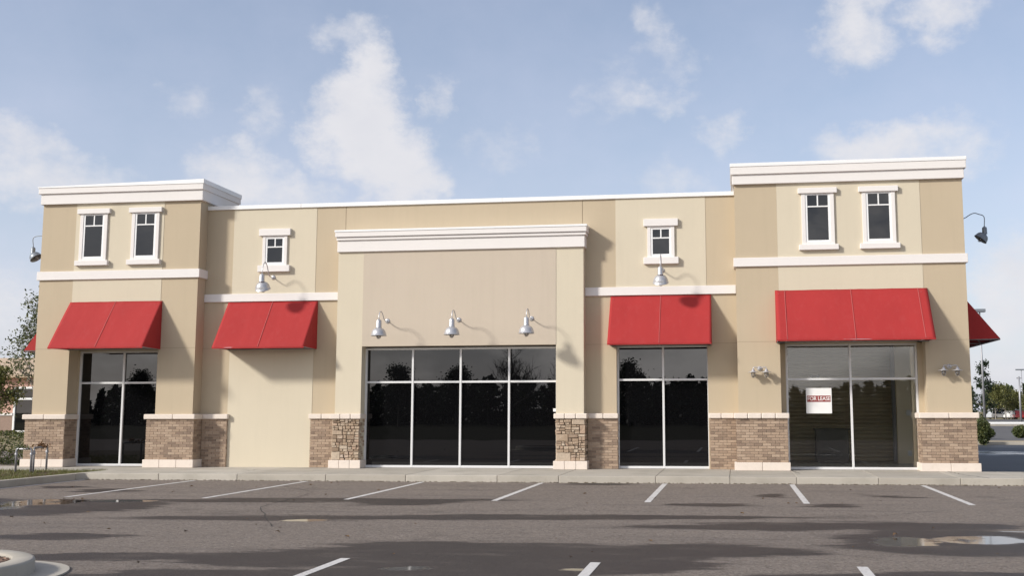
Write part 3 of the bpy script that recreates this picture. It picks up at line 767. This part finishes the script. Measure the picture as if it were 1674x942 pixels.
# stall lines
x0 = -10.21
for i in range(-1, 8):
    b = MB(); xc = x0 + 2.743 * i; wl = .055; ye = -7.87
    n = 40
    for k in range(n):
        ya = -2.80 + (ye + 2.80) * k / n; yb = -2.80 + (ye + 2.80) * (k + 1) / n
        ja, jb = .004 * math.sin(k * 1.7 + i), .004 * math.sin((k + 1) * 1.7 + i)
        b.poly([(xc - wl + ja, ya, 0), (xc + wl + ja, ya, 0), (xc + wl + jb, yb, 0), (xc - wl + jb, yb, 0)])
    tag(b.build('parking_line', M['line']), kind='structure')
for i in range(0, 5):
    xc = -1.921 + 2.743 * i; b = MB()
    b.poly([(xc - .055, -15.73, 0), (xc + .055, -15.73, 0), (xc + .055, -20.8, 0), (xc - .055, -20.8, 0)])
    tag(b.build('parking_line', M['line']), kind='structure')

# planted bed with its kerb
b = MB()
path = [(-30, -1.42), (-13.9, -1.42)]
b.box(-13.26, -13.10, -12, -2.95, -.05, SW + .001, bev=.02)
pts = []
for k in range(9):
    a = R(90 * k / 8); pts.append((-12.95 + -.0 - .15 * math.cos(a) - .0, -2.95 + .235 * math.sin(a)))
b.prism([(-13.10, -2.95, -.05)] + [(x, y, -.05) for x, y in pts] + [(-13.26, -2.716, -.05), (-13.26, -2.95, -.05)], (0, 0, .2005))
tag(b.build('bed_kerb', M['concrete']), kind='structure')
b = MB(); b.box(-30, -13.262, -12, -1.26, -.04, SW - .03); tag(b.build('bed_soil', M['soil']), kind='structure')
b = MB()
for k in range(15000):
    x = -13.27 - rnd.random() ** 1.3 * 8; y = -1.3 - rnd.random() ** 1.2 * 6
    if mnoise.noise(Vector((x * 1.3, y * 1.3, 0))) < -.25: continue
    h = rnd.uniform(.03, .10); a = rnd.uniform(0, 6.28); w = rnd.uniform(.004, .008)
    c = Vector((x, y, SW - .035)); u = Vector((math.cos(a), math.sin(a), 0)) * w; l = Vector((rnd.uniform(-.04, .04), rnd.uniform(-.04, .04), h))
    vs = [b.bm.verts.new(q) for q in (c - u, c + u, c + l)]; b.bm.faces.new(vs)
tag(b.build('grass', M['grass']), 'patchy yellow-green grass in the kerbed bed', 'grass', kind='stuff')

# corner of a kerbed island in the foreground
IC = (-5.62, -17.72); IR = 1.13
b = MB(); n = 64
rings = [(IR + .0, -.05), (IR, .125), (IR - .008, .142), (IR - .028, SW), (IR - .20, SW + .002), (IR - .215, SW - .01), (IR - .22, .05)]
b.lathe([(r, z) for r, z in rings], (IC[0], IC[1], 0), n)
tag(b.build('island_kerb', M['concrete']), kind='structure')
b = MB(); ring = []
for k in range(n):
    a = 2 * math.pi * k / n; rr = IR + .22 + .05 * math.sin(3 * a + 1) + .12 * math.exp(-((a - .9) / .5) ** 2)
    ring.append((IC[0] + rr * math.cos(a), IC[1] + rr * math.sin(a)))
b.prism([(x, y, -.03) for x, y in ring], (0, 0, .042))
tag(b.build('island_apron', M['concrete']), kind='structure')
b = MB(); b.lathe([(0, .105), (IR - .2, .10)], (IC[0], IC[1], 0), 40); tag(b.build('island_soil', M['soil']), kind='structure')
b = MB()
for k in range(2600):
    a = rnd.uniform(0, 6.28); q = math.sqrt(rnd.random()) * (IR - .25); s = rnd.uniform(.012, .035)
    c = Vector((IC[0] + q * math.cos(a), IC[1] + q * math.sin(a), .105 + rnd.uniform(0, .02)))
    m = Matrix.Rotation(rnd.uniform(0, 6), 3, 'Z') @ Matrix.Rotation(rnd.uniform(-.7, .7), 3, 'X')
    e = [m @ Vector((x * s, y * s * .7, z * s * .4)) + c for x in (-1, 1) for y in (-1, 1) for z in (-1, 1)]
    vs = [b.bm.verts.new(p) for p in e]
    for f in [(0, 1, 3, 2), (4, 6, 7, 5), (0, 4, 5, 1), (2, 3, 7, 6), (0, 2, 6, 4), (1, 5, 7, 3)]: b.bm.faces.new([vs[i] for i in f])
tag(b.build('mulch', M['mulch']), 'brown mulch chips filling the round kerbed island', 'mulch', kind='stuff')

# fallen leaves and twigs on the asphalt
b = MB()
spots = [(rnd.uniform(-12, 9), rnd.uniform(-16.5, -3)) for _ in range(90)] + [(rnd.uniform(-10.6, -9.2), rnd.uniform(-9.6, -8.3)) for _ in range(22)] + [(rnd.uniform(8, 10.5), rnd.uniform(-3.3, -2.75)) for _ in range(14)]
for (x, y) in spots:
    s = rnd.uniform(.015, .045); a = rnd.uniform(0, 6.28); u = Vector((math.cos(a), math.sin(a), 0)) * s; v = Vector((-u.y, u.x, 0)) * .6
    c = Vector((x, y, .006)); k = Vector((0, 0, rnd.uniform(.2, .8) * s))
    vs = [b.bm.verts.new(q) for q in (c - u, c + v + k, c + u + k * .3, c - v + k)]; b.bm.faces.new(vs)
tag(b.build('fallen_leaves', M['leaf_litter']), 'scattered dry brown leaves on the asphalt', 'leaves', kind='stuff')

# ------------------------------------------------------------------ plants
def leaf_card(bm, c, s, rr, flat=.0):
    d = Vector((rr.gauss(0, 1), rr.gauss(0, 1), rr.gauss(0, 1) + flat)).normalized()
    u = d.orthogonal().normalized(); a = rr.uniform(0, 6.28); v = d.cross(u); u, v = u * math.cos(a) + v * math.sin(a), v * math.cos(a) - u * math.sin(a)
    l = s * rr.uniform(.7, 1.3); w = l * rr.uniform(.35, .6)
    vs = [bm.verts.new(q) for q in (c - u * l, c + v * w, c + u * l, c - v * w)]
    bm.faces.new(vs)
def grow(rr, p, d, L, r, depth, segs, tips, spread=.6, up=.15, kids=3, shrink=.68):
    n = 4; q = p.copy(); pts = [q.copy()]; rs = [r]
    for k in range(n):
        d = (d + Vector((rr.gauss(0, .13), rr.gauss(0, .13), rr.gauss(0, .08) + up * .25))).normalized()
        q = q + d * L / n; pts.append(q.copy()); rs.append(r * (1 - .5 * (k + 1) / n))
        if depth <= 2: tips.append((q.copy(), depth))
    segs.append((pts, rs))
    if depth == 0: return
    for k in range(kids + (rr.random() < .4)):
        t = rr.uniform(.35, 1.0); i = min(n - 1, int(t * n)); o = pts[i].lerp(pts[i + 1], t * n - i) if i < n else pts[-1]
        a = rr.uniform(0, 6.28); s = d.orthogonal().normalized(); w = d.cross(s)
        nd = (d + (s * math.cos(a) + w * math.sin(a)) * rr.uniform(spread * .6, spread * 1.4) + Vector((0, 0, up))).normalized()
        grow(rr, o, nd, L * shrink * rr.uniform(.8, 1.15), r * .55, depth - 1, segs, tips, spread, up, kids, shrink)
def tree(label, x, y, z, H, seed, leaf, bark='bark', trunk_h=.28, depth=3, leaves=5000, lsize=.05, spread=.6, up=.2, kids=3, r0=.07, clump=.25, group=None, name='tree', keep=1.0, blen=.30):
    rr = random.Random(seed); t = thing(name, label, 'tree', (x, y, z), 0, group)
    segs, tips = [], []
    pts = [Vector((0, 0, -.1))]; rs = [r0 * 1.25]; nn = 8
    for k in range(1, nn + 1):
        pts.append(Vector((rr.gauss(0, .02) * H * .2 * k / nn, rr.gauss(0, .02) * H * .2 * k / nn, H * .86 * k / nn))); rs.append(r0 * (1 - .82 * k / nn))
    segs.append((pts, rs))
    k = 0; zz = trunk_h
    while zz < .98:
        i = min(nn - 1, int(zz * nn)); o = pts[i].lerp(pts[i + 1], zz * nn - i); a = k * 2.4 + rr.uniform(-.4, .4)
        ln = H * blen * (1.15 - zz) * rr.uniform(.7, 1.2)
        grow(rr, o, Vector((math.cos(a), math.sin(a), .35 + up * 2)).normalized(), ln, r0 * .42 * (1.15 - zz), depth - 1, segs, tips, spread, up, kids)
        zz += rr.uniform(.03, .075); k += 1
    tips.append((pts[-1], 0)); tips.append((pts[-1], 0))
    b = MB()
    for p_, r_ in segs: b.tube(p_, [max(.004, q) for q in r_], 6 if r_[0] > .03 else 4, cap=False)
    b.build('trunk', M[bark], t)
    if leaves:
        b = MB(); cl = [q for q, dd in tips if rr.random() < keep]
        for k in range(leaves):
            c = rr.choice(cl); leaf_card(b.bm, c + Vector((rr.gauss(0, clump), rr.gauss(0, clump), rr.gauss(0, clump * .8))), lsize, rr, .6)
        b.build('crown', M[leaf], t)
    return t
def bush(label, x, y, z, rx, ry, rz, seed, leaf, n=3500, lsize=.05, name='shrub', group=None, box=False):
    rr = random.Random(seed); t = thing(name, label, 'shrub', (x, y, z), 0, group)
    b = MB()
    for k in range(7):
        a = rr.uniform(0, 6.28); e = Vector((math.cos(a) * rx * .6, math.sin(a) * ry * .6, rz * rr.uniform(1.1, 1.7)))
        b.tube([(0, 0, 0), e * .5, e], [.025, .018, .008], 5, cap=False)
    b.build('stems', M['bark'], t)
    b = MB()
    for k in range(n):
        d = Vector((rr.gauss(0, 1), rr.gauss(0, 1), rr.gauss(0, 1))).normalized(); q = rr.random() ** .35
        if box:
            p = Vector((rr.uniform(-1, 1), rr.uniform(-1, 1), rr.uniform(-1, 1)))
            m_ = max(abs(p.x), abs(p.y), abs(p.z)); p = p / m_ * (q ** .5) if m_ > 0 else p
            d = p; q = 1
        w = 1 + .18 * mnoise.noise(d * 2.3 + Vector((seed, 0, 0)))
        leaf_card(b.bm, Vector((d.x * rx * q * w, d.y * ry * q * w, rz + d.z * rz * q * w)), lsize, rr, .3)
    b.build('foliage', M[leaf], t)
    return t
tree('slender young tree with airy small leaves beside the building corner', -26.3, 15.3, 0, 7.25, 11, 'leaf_young', 'barkgrey', .22, 3, 3500, .068, .75, .35, 3, .085, .20, keep=.8)
tree('dense green tree with dark trunk at the picture edge', -26.6, 12.8, 0, 3.7, 23, 'leaf_oak', 'bark', .48, 3, 3600, .065, .8, .12, 3, .11, .2)
bush('low leafy hedge beside the sidewalk below the dense tree', -20.6, 4.6, 0, 2.6, .8, .5, 3, 'leaf_hedge', 9000, .045, 'hedge', box=True)
# far side, to the right
bush('rounded dark clipped shrub just past the brick corner', 13.58, 26.0, 0, .36, .36, .62, 5, 'leaf_hedge', 4000, .05)
bush('low dark shrub behind the rounded one, at the lamp post foot', 16.2, 38, 0, .55, .5, .34, 6, 'leaf_hedge', 3000, .06)
bush('second low dark shrub further along the far kerb', 18.6, 40, 0, .45, .45, .36, 8, 'leaf_hedge', 2600, .06)
tree('dark airy pine rising behind the brick corner', 24.35, 76, 0, 6.9, 31, 'leaf_pine', 'bark', .25, 3, 1500, .12, .35, .1, 2, .10, .16, name='pine_tree', blen=.13)
for i, (px, d, h, lb) in enumerate([(1596, 208, 6.4, 'olive green tree against the brick corner, before the pine wood'), (1611, 212, 6.2, 'olive green tree just right of the tall lamp post'), (1627, 216, 5.4, 'low olive tree between the two thin poles'),
                                    (1647, 205, 4.9, 'small yellowish tree with bare stem near the parked cars'), (1662, 212, 5.2, 'yellowish tree before the wood, next to the frame edge'), (1680, 206, 5.4, 'olive tree at the very edge of the view')]):
    x = 2.3 + (px - 1200) / 1790 * d
    tree(lb, x, d - 27.7, 0, h, 50 + i, 'leaf_olive', 'barkgrey', .22, 3, 3500, .17, .7, .2, 3, .1, .40, 'trees along the far car park')

def wood(name, label, xr, yr, hr, n, seed, leaf, ls, per, wk=.21):
    """a far wood that reads as one mass"""
    rr = random.Random(seed); b = MB()
    for k in range(n):
        x = rr.uniform(*xr); y = rr.uniform(*yr); H = rr.uniform(*hr) * (1 + .35 * mnoise.noise(Vector((x * .05, y * .05, seed))))
        b.mi = 1; b.tube([(x, y, 0), (x + rr.uniform(-.3, .3), y, H * .9)], [.16, .05], 4, cap=False); b.mi = 0
        w = H * rr.uniform(.75, 1.25) * wk
        for q in range(per):
            t = rr.random() ** .8; zz = H * (.02 + .98 * t); ww = w * (1.15 - t) * (1 + .4 * math.sin(t * 17 + k))
            a = rr.uniform(0, 6.28); e = rr.random() ** .5
            leaf_card(b.bm, Vector((x + math.cos(a) * ww * e, y + math.sin(a) * ww * e, zz + rr.gauss(0, .15))), ls * rr.uniform(.6, 1.3), rr, .5)
    o = b.build(name, [M[leaf], M['bark']])
    for p in o.data.polygons:
        if len(p.vertices) == 4 and p.material_index == 0: pass
    return tag(o, label, 'wood', kind='stuff')
M['leaf_farpine'] = leaf_mat('far_pine_needles', [(0, (.035, .055, .028)), (.6, (.055, .08, .036)), (1, (.085, .11, .045))])
wood('far_wood', 'dark pine wood closing the far side of the car park', (25, 210), (205, 235), (5.6, 7.6), 165, 4, 'leaf_farpine', .5, 260)
wood('scrub_wood', 'dark scrub wood across the road, mirrored in the windows', (-120, 50), (-116, -98), (3.0, 5.2), 430, 9, 'leaf_pine', .40, 230, .42)
# trees seen only as reflections
tree('bare branching tree mirrored in the wide window', -22.5, -95, 0, 10.5, 71, 'leaf_oak', 'bark', .22, 4, 0, .1, .7, .25, 4, .22, name='bare_tree')
tree('bare thin tree mirrored beside the larger bare one', -17.2, -97, 0, 8.6, 72, 'leaf_oak', 'bark', .25, 4, 0, .1, .6, .25, 3, .15, name='bare_tree')
for i, (x, y, h) in enumerate([(-34.5, -92, 7.4), (-27.5, -90, 6.9), (-75, -88, 8.8), (-68, -96, 7.0), (5, -94, 6.6), (-8.8, -90, 7.3)]):
    tree(['leafy tree mirrored between two panes of the wide window', 'bushy tree mirrored below the bare tree', 'broad leafy tree mirrored in the window under the tower awning', 'small leafy tree mirrored low in the tower window', 'leafy tree mirrored in the clear shop window', 'leafy tree mirrored in the two-column window'][i],
         x, y, 0, h, 80 + i, 'leaf_pine', 'bark', .12, 3, 6000, .14, .8, .15, 3, .14, .4, 'trees across the road seen in the glass')

# ------------------------------------------------------------------ street furniture
def hoop(label, x0, y0, x1, y1, h):
    t = thing('pipe_hoop', label, 'pipe hoop', ((x0 + x1) / 2, (y0 + y1) / 2, SW - .03), 0, 'galvanised pipe hoops by the grass bed')
    dx, dy = (x1 - x0) / 2, (y1 - y0) / 2; b = MB(); c = .06
    b.tube([(-dx, -dy, -.05), (-dx, -dy, h - c), (-dx * .985, -dy * .985, h - .02), (-dx * .9, -dy * .9, h), (dx * .9, dy * .9, h), (dx * .985, dy * .985, h - .02), (dx, dy, h - c), (dx, dy, -.05)], .026, 12)
    b.build('bent_pipe', M['galv'], t)
    for s in (-1, 1):
        b = MB(); b.lathe([(.035, 0), (.037, .02), (.037, .06), (.03, .065)], (s * dx, s * dy, h - .16), 12); b.build('pipe_collar', M['galv'], t)
    return t
hoop('galvanised pipe hoop at the picture edge, wrapped in a dark vine', -15.06, -2.36, -14.68, -2.33, .58)
hoop('galvanised pipe hoop nearer the brick pier, topped by withered leaves', -14.69, -2.22, -14.985, -1.24, .60)
def sprig(label, c, n, s, leaf, dr=.2, name='withered_plant'):
    t = thing(name, label, 'plant', c); rr = random.Random(int(c[0] * -100)); b = MB()
    for k in range(n): leaf_card(b.bm, Vector((rr.gauss(0, dr), rr.gauss(0, .05), rr.gauss(0, .035) + .02)), s, rr)
    b.build('leaves', M[leaf], t)
    b = MB(); q = [(-dr * 1.3 + dr * 2.6 * k / 10, .03 * math.sin(k), .02 * math.cos(k * 1.7)) for k in range(11)]; b.tube(q, .008, 5); b.build('vine_stem', M['bark'], t)
sprig('small withered brown plant clinging to the top of the pipe hoop', (-14.86, -1.62, SW + .58), 60, .045, 'leaf_brown', .10)
sprig('dark vine draped over the pipe hoop at the picture edge', (-14.86, -2.345, SW + .56), 50, .035, 'leaf_hedge', .12, 'vine')

def lot_lamp(label, x, y, H, hw=.62):
    t = thing('lamp_post', label, 'lamp post', (x, y, 0), 0, 'car park lamp posts')
    b = MB(); b.lathe([(.28, 0), (.28, .72), (.26, .75), (0, .75)], (0, 0, 0), 20); b.build('concrete_base', M['concrete'], t)
    b = MB(); b.tube([(0, 0, .75), (0, 0, H)], [.085, .05], 10); b.build('pole', M['galv'], t)
    b = MB(); b.box(-hw / 2, hw / 2, -.22, .22, H - .02, H + .22, bev=.03); b.box(-.05, .05, -.05, .05, H - .1, H); b.build('lamp_head', M['darkmetal'], t)
    return t
lot_lamp('tall grey lamp post on a concrete foot beyond the side awning', 20.75, 59.3, 8.95, .8)
lot_lamp('far lamp post with flat head near the frame edge', 54.7, 187, 8.9, 2.0)
b = MB(); tp = thing('utility_pole', 'thin pale pole standing before the pine wood', 'pole', (38.5, 122, 0))
b.tube([(0, 0, 0), (0, 0, 5.9)], [.14, .10], 8); b.build('pole', M['galv'], tp)
b = MB(); b.box(-.3, .3, -.06, .06, 5.6, 5.75, bev=.01); b.build('crossarm', M['galv'], tp)
b = MB(); gp = thing('guard_rail', 'pale low rail along the far kerb in front of the cars', 'rail', (24, 69.6, 0))
b.box(-5, 60, -.04, .04, .45, .62, bev=.01); b.build('rail_beam', M['signwhite'], gp)
for k in range(17):
    b = MB(); b.box(-4.9 + 4 * k, -4.78 + 4 * k, -.03, .05, 0, .5); b.build('rail_post', M['galv'], gp)

def car(label, x, y, paint, rz, L=4.5, H=1.48, van=False):
    t = thing('parked_car', label, 'car', (x, y, 0), rz, 'cars parked in the far lot'); W = .88
    hb = .78 if not van else .95
    prof = [(-L / 2, .32), (-L / 2 + .03, hb - .1), (-L / 2 + .2, hb), (L / 2 - 1.0, hb + .03), (L / 2 - .15, hb - .12), (L / 2, .45), (L / 2 - .05, .28), (-L / 2 + .1, .26)]
    b = MB(); b.prism([(q, -W, z) for q, z in prof], (0, 2 * W, 0))
    bmesh.ops.bevel(b.bm, geom=b.bm.edges[:], offset=.05, segments=2, affect='EDGES'); b.build('body', M['car_' + paint], t)
    c0, c1 = (-L / 2 + .1, L / 2 - .9) if van else (-L / 2 + .35, L / 2 - 1.15)
    b = MB(); b.prism([(c0, -.78, hb - .02), (c0 + .35, -.66, H), (c1 - .75, -.66, H), (c1, -.78, hb - .02)], (0, 1.4, 0))
    b.build('cabin', M['car_' + paint], t)
    for s in (-1, 1):
        b = MB()
        b.prism([(c0 + .22, s * .805 - .04, hb + .05), (c0 + .42, s * .72 - .04 + .04, H - .1), (c1 - .78, s * .72, H - .1), (c1 - .25, s * .805 - .04, hb + .05)], (0, .035 * s, 0)); b.build('side_window', M['small_glass'], t)
    b = MB(); b.prism([(c1 + .0, -.66, hb + .04), (c1 - .68, -.6, H - .06), (c1 - .68, .6, H - .06), (c1, .66, hb + .04)], (.02, 0, .02))
    b.build('windscreen', M['small_glass'], t)
    for sx in (-L / 2 + .8, L / 2 - .85):
        for s in (-1, 1):
            b = MB(); rot = Matrix.Rotation(R(90), 3, 'X'); b.lathe([(0, -.1), (.26, -.1), (.32, -.08), (.33, 0), (.32, .08), (.26, .1), (0, .1)], (sx, s * .82, .33), 18, rot); wh = b.build('wheel', M['tyre'], t)
            b = MB(); b.lathe([(0, .112), (.18, .112), (.2, .1)], (sx, s * .82, .33), 14, Matrix.Rotation(R(90 if s < 0 else -90), 3, 'X')); b.build('rim', M['hub'], wh)
    return t
for lb, px, d, pa, rz, van in [('white van parked right beside the brick corner', 1602, 215, 'silver', R(20), True), ('white car parked behind the tall lamp post', 1617, 215, 'white', R(70), False),
                               ('dull red car parked among white ones', 1629, 212, 'red', R(85), False), ('dark car parked in front of the wood', 1640, 214, 'dark', R(20), False),
                               ('silver car parked near the frame edge', 1660, 205, 'silver', R(30), False), ('tall white car at the very frame edge', 1673, 205, 'white', R(60), True)]:
    car(lb, 2.3 + (px - 1200) / 1790 * d, d - 27.7, pa, rz, van=van, H=1.95 if van else 1.48)

# neighbouring building far on the left
nb = thing('neighbour_building', 'low salmon stucco building with tan roof behind the trees', 'building', (-52, 52, 0))
b = MB(); b.box(-25, 5, 0, 12, 0, 4.25); b.build('wall', M['bg_wall'], nb)
b = MB(); b.prism([(-25.6, -.6, 4.25), (-25.6, -.6, 4.45), (-25.6, 4, 6.0), (-25.6, 12, 6.0), (-25.6, 12.6, 4.25)], (31.2, 0, 0)); b.build('roof', M['bg_roof'], nb)
for q0, q1 in ((-25.1, -.75), (2.7, 5.1)):
    b = MB(); b.box(q0, q1, -.12, 0, 0, 1.35); b.build('brick_base', M['bg_brick'], nb)
    b = MB(); b.box(q0, q1, -.2, 0, 1.35, 1.55); b.build('stone_band', M['trim'], nb)
b = MB()
b.box(-.75, -.6, -.15, 0, 0, 3.55); b.box(2.55, 2.7, -.15, 0, 0, 3.55); b.box(-.6, 2.55, -.14, 0, 2.55, 2.7); b.box(-.6, 2.55, -.14, 0, 3.4, 3.55); b.box(-.6, 2.55, -.14, 0, 0, .2); b.box(.95, 1.05, -.13, 0, .2, 3.4)
b.build('window_frame', M['sash'], nb)
b = MB(); b.box(-.6, 2.55, -.05, -.02, .2, 3.4); b.build('window_glass', M['film_glass'], nb)
b = MB(); b.tube([(-2.3, -.3, 4.2), (-2.3, -.25, 2.0), (-2.65, -.25, 1.5), (-2.65, -.25, 0)], .10, 8); b.build('downpipe', M['sash'], nb)

# ------------------------------------------------------------------ sky and sun
S = Vector((-1.35, -1.0, .92)).normalized()
el = math.asin(S.z); az = math.atan2(S.x, S.y)
w = bpy.data.worlds.new('World'); sc.world = w; w.use_nodes = True
t = NT(w.node_tree); bg = w.node_tree.nodes['Background']; bg.inputs[1].default_value = .12
sky = t.n('ShaderNodeTexSky', sky_type='NISHITA'); sky.sun_disc = False; sky.sun_elevation = el; sky.sun_rotation = az
sky.air_density = 1.0; sky.dust_density = 1.2; sky.ozone_density = 1.0
gen = t.n('ShaderNodeTexCoord').outputs['Generated']
sx = t.n('ShaderNodeSeparateXYZ'); t.l(gen, sx.inputs[0])
azn = t.math('ARCTAN2', sx.outputs[0], sx.outputs[1]); eln = t.math('ARCSINE', sx.outputs[2])
cv = t.n('ShaderNodeCombineXYZ'); t.l(azn, cv.inputs[0]); t.l(t.math('MULTIPLY', eln, 1.25), cv.inputs[1])
wn = t.n('ShaderNodeTexNoise'); t.l(cv.outputs[0], wn.inputs['Vector']); wn.inputs['Scale'].default_value = 22; wn.inputs['Detail'].default_value = 6; wn.inputs['Roughness'].default_value = .62
wc = t.n('ShaderNodeSeparateColor'); t.l(wn.outputs['Color'], wc.inputs[0])
A = t.math('MULTIPLY_ADD', t.math('SUBTRACT', wc.outputs[0], .5), .075, azn)
B = t.math('MULTIPLY_ADD', t.math('SUBTRACT', wc.outputs[1], .5), .060, eln)
CL = [(-.350, .3285, .026, .0150, 0.61), (-.327, .310, .022, .018, 0.66), (-.330, .293, .026, .034, 1.15), (-.334, .254, .044, .044, 1.45), (-.318, .223, .044, .036, 1.40), (-.291, .206, .036, .028, 1.25),
      (-.610, .212, .030, .022, 0.85), (-.600, .186, .062, .024, 0.9), (-.434, .201, .046, .027, 1.00), (-.398, .192, .036, .018, 0.90),
      (.1161, .333, .032, .036, 1.00), (.187, .338, .036, .022, 0.90), (-.0666, .335, .019, .022, 0.49), (-.050, .310, .018, .016, 0.37), (-.0729, .276, .030, .0145, 0.53), (-.0009, .245, .018, .018, 0.61),
      (.133, .228, .060, .022, 1.00), (.1945, .218, .036, .024, 0.66), (.2356, .097, .034, .044, 1.00), (-.267, .275, .011, .017, 0.49), (-.4827, .268, .018, .014, 0.37),
      (-.418, .255, .017, .022, 0.45), (-.057, .203, .030, .018, 0.45), (-.107, .285, .028, .022, 0.33), (-.2025, .237, .030, .018, 0.33), (.225, .03, .06, .024, 0.45), (-.61, .075, .05, .04, 0.66)]
best = None
for (a0, e0, ra, re, k) in CL:
    a = t.math('DIVIDE', t.math('SUBTRACT', A, a0), ra); c = t.math('DIVIDE', t.math('SUBTRACT', B, e0), re)
    d = t.math('MULTIPLY', t.math('SUBTRACT', 1.0, t.math('MULTIPLY', t.math('ADD', t.math('MULTIPLY', a, a), t.math('MULTIPLY', c, c)), .62)), k)
    best = d if best is None else t.math('SMOOTH_MAX', best, d, .25)
fine = t.noise(cv.outputs[0], 38, 8, .62)
dens = t.math('ADD', best, t.math('MULTIPLY', t.math('SUBTRACT', fine, .5), 1.35))
cloud = t.smooth(dens, -.08, 1.25, 0, 1)
# unseen broken cloud behind the camera, added for window reflections and fill light
back = t.math('ADD', t.smooth(t.noise(t.scalevec(gen, 1, 1, 2.2), 3.2, 7, .6), .42, .62, 0, .75), t.smooth(sx.outputs[2], .2, .02, 0, .3), clamp=True)
front = t.smooth(sx.outputs[1], -.05, .55, 1, 0)
cloud = t.math('MAXIMUM', cloud, t.math('MULTIPLY', back, front))
# thin veil of cirrus haze, denser low down
veil = t.math('MULTIPLY', t.smooth(sx.outputs[2], .0, .42, .62, .26), t.math('MULTIPLY', t.lin(t.noise(cv.outputs[0], 7, 6, .6), .3, .7, .8, 1.2), t.smooth(sx.outputs[0], .35, .85, 1, .45)))
c = t.mix(veil, sky.outputs[0], (5.0, 5.1, 6.2))
cc = t.mix(front, t.mix(t.noise(cv.outputs[0], 16, 4), (4.9, 4.95, 5.35), (6.1, 6.0, 6.1)), t.mix(t.math('MULTIPLY', t.smooth(sx.outputs[2], .29, .12), t.smooth(sx.outputs[1], -.35, -.75)), t.mix(t.smooth(sx.outputs[0], -.1, .6), (6.6, 6.5, 6.7), (2.6, 2.7, 3.0)), (19.5, 18.3, 17)))  # added low glow lifts front shade; east cloud dimmed to darken right-facing sides
c = t.mix(t.math('MULTIPLY', cloud, .93), c, cc)
t.l(c, bg.inputs[0])
sd = bpy.data.lights.new('sun', 'SUN'); sd.energy = 3.6; sd.angle = R(6.5); sd.color = (1.0, .955, .875)
so = bpy.data.objects.new('sun', sd); COL.objects.link(so); so.rotation_euler = S.to_track_quat('Z', 'Y').to_euler()

# ------------------------------------------------------------------ camera
cam = bpy.data.cameras.new('camera'); co = bpy.data.objects.new('camera', cam); COL.objects.link(co); sc.camera = co
fw = Vector((-0.13747453, 0.98252547, 0.12547694)); rt = Vector((0.99031252, 0.13883969, -0.00215807)); up = rt.cross(fw)
m = Matrix((rt, up, -fw)).transposed().to_4x4(); m.translation = (2.3035, -27.6795, 1.5857); co.matrix_world = m
cam.sensor_width = 36; cam.lens = 39.1143; cam.shift_x = -.0636217; cam.shift_y = -.0169015
cam.clip_start = .1; cam.clip_end = 5000
vs = sc.view_settings; vs.view_transform = 'Standard'; vs.look = 'None'; vs.gamma = 1; vs.exposure = .27; vs.use_curve_mapping = False
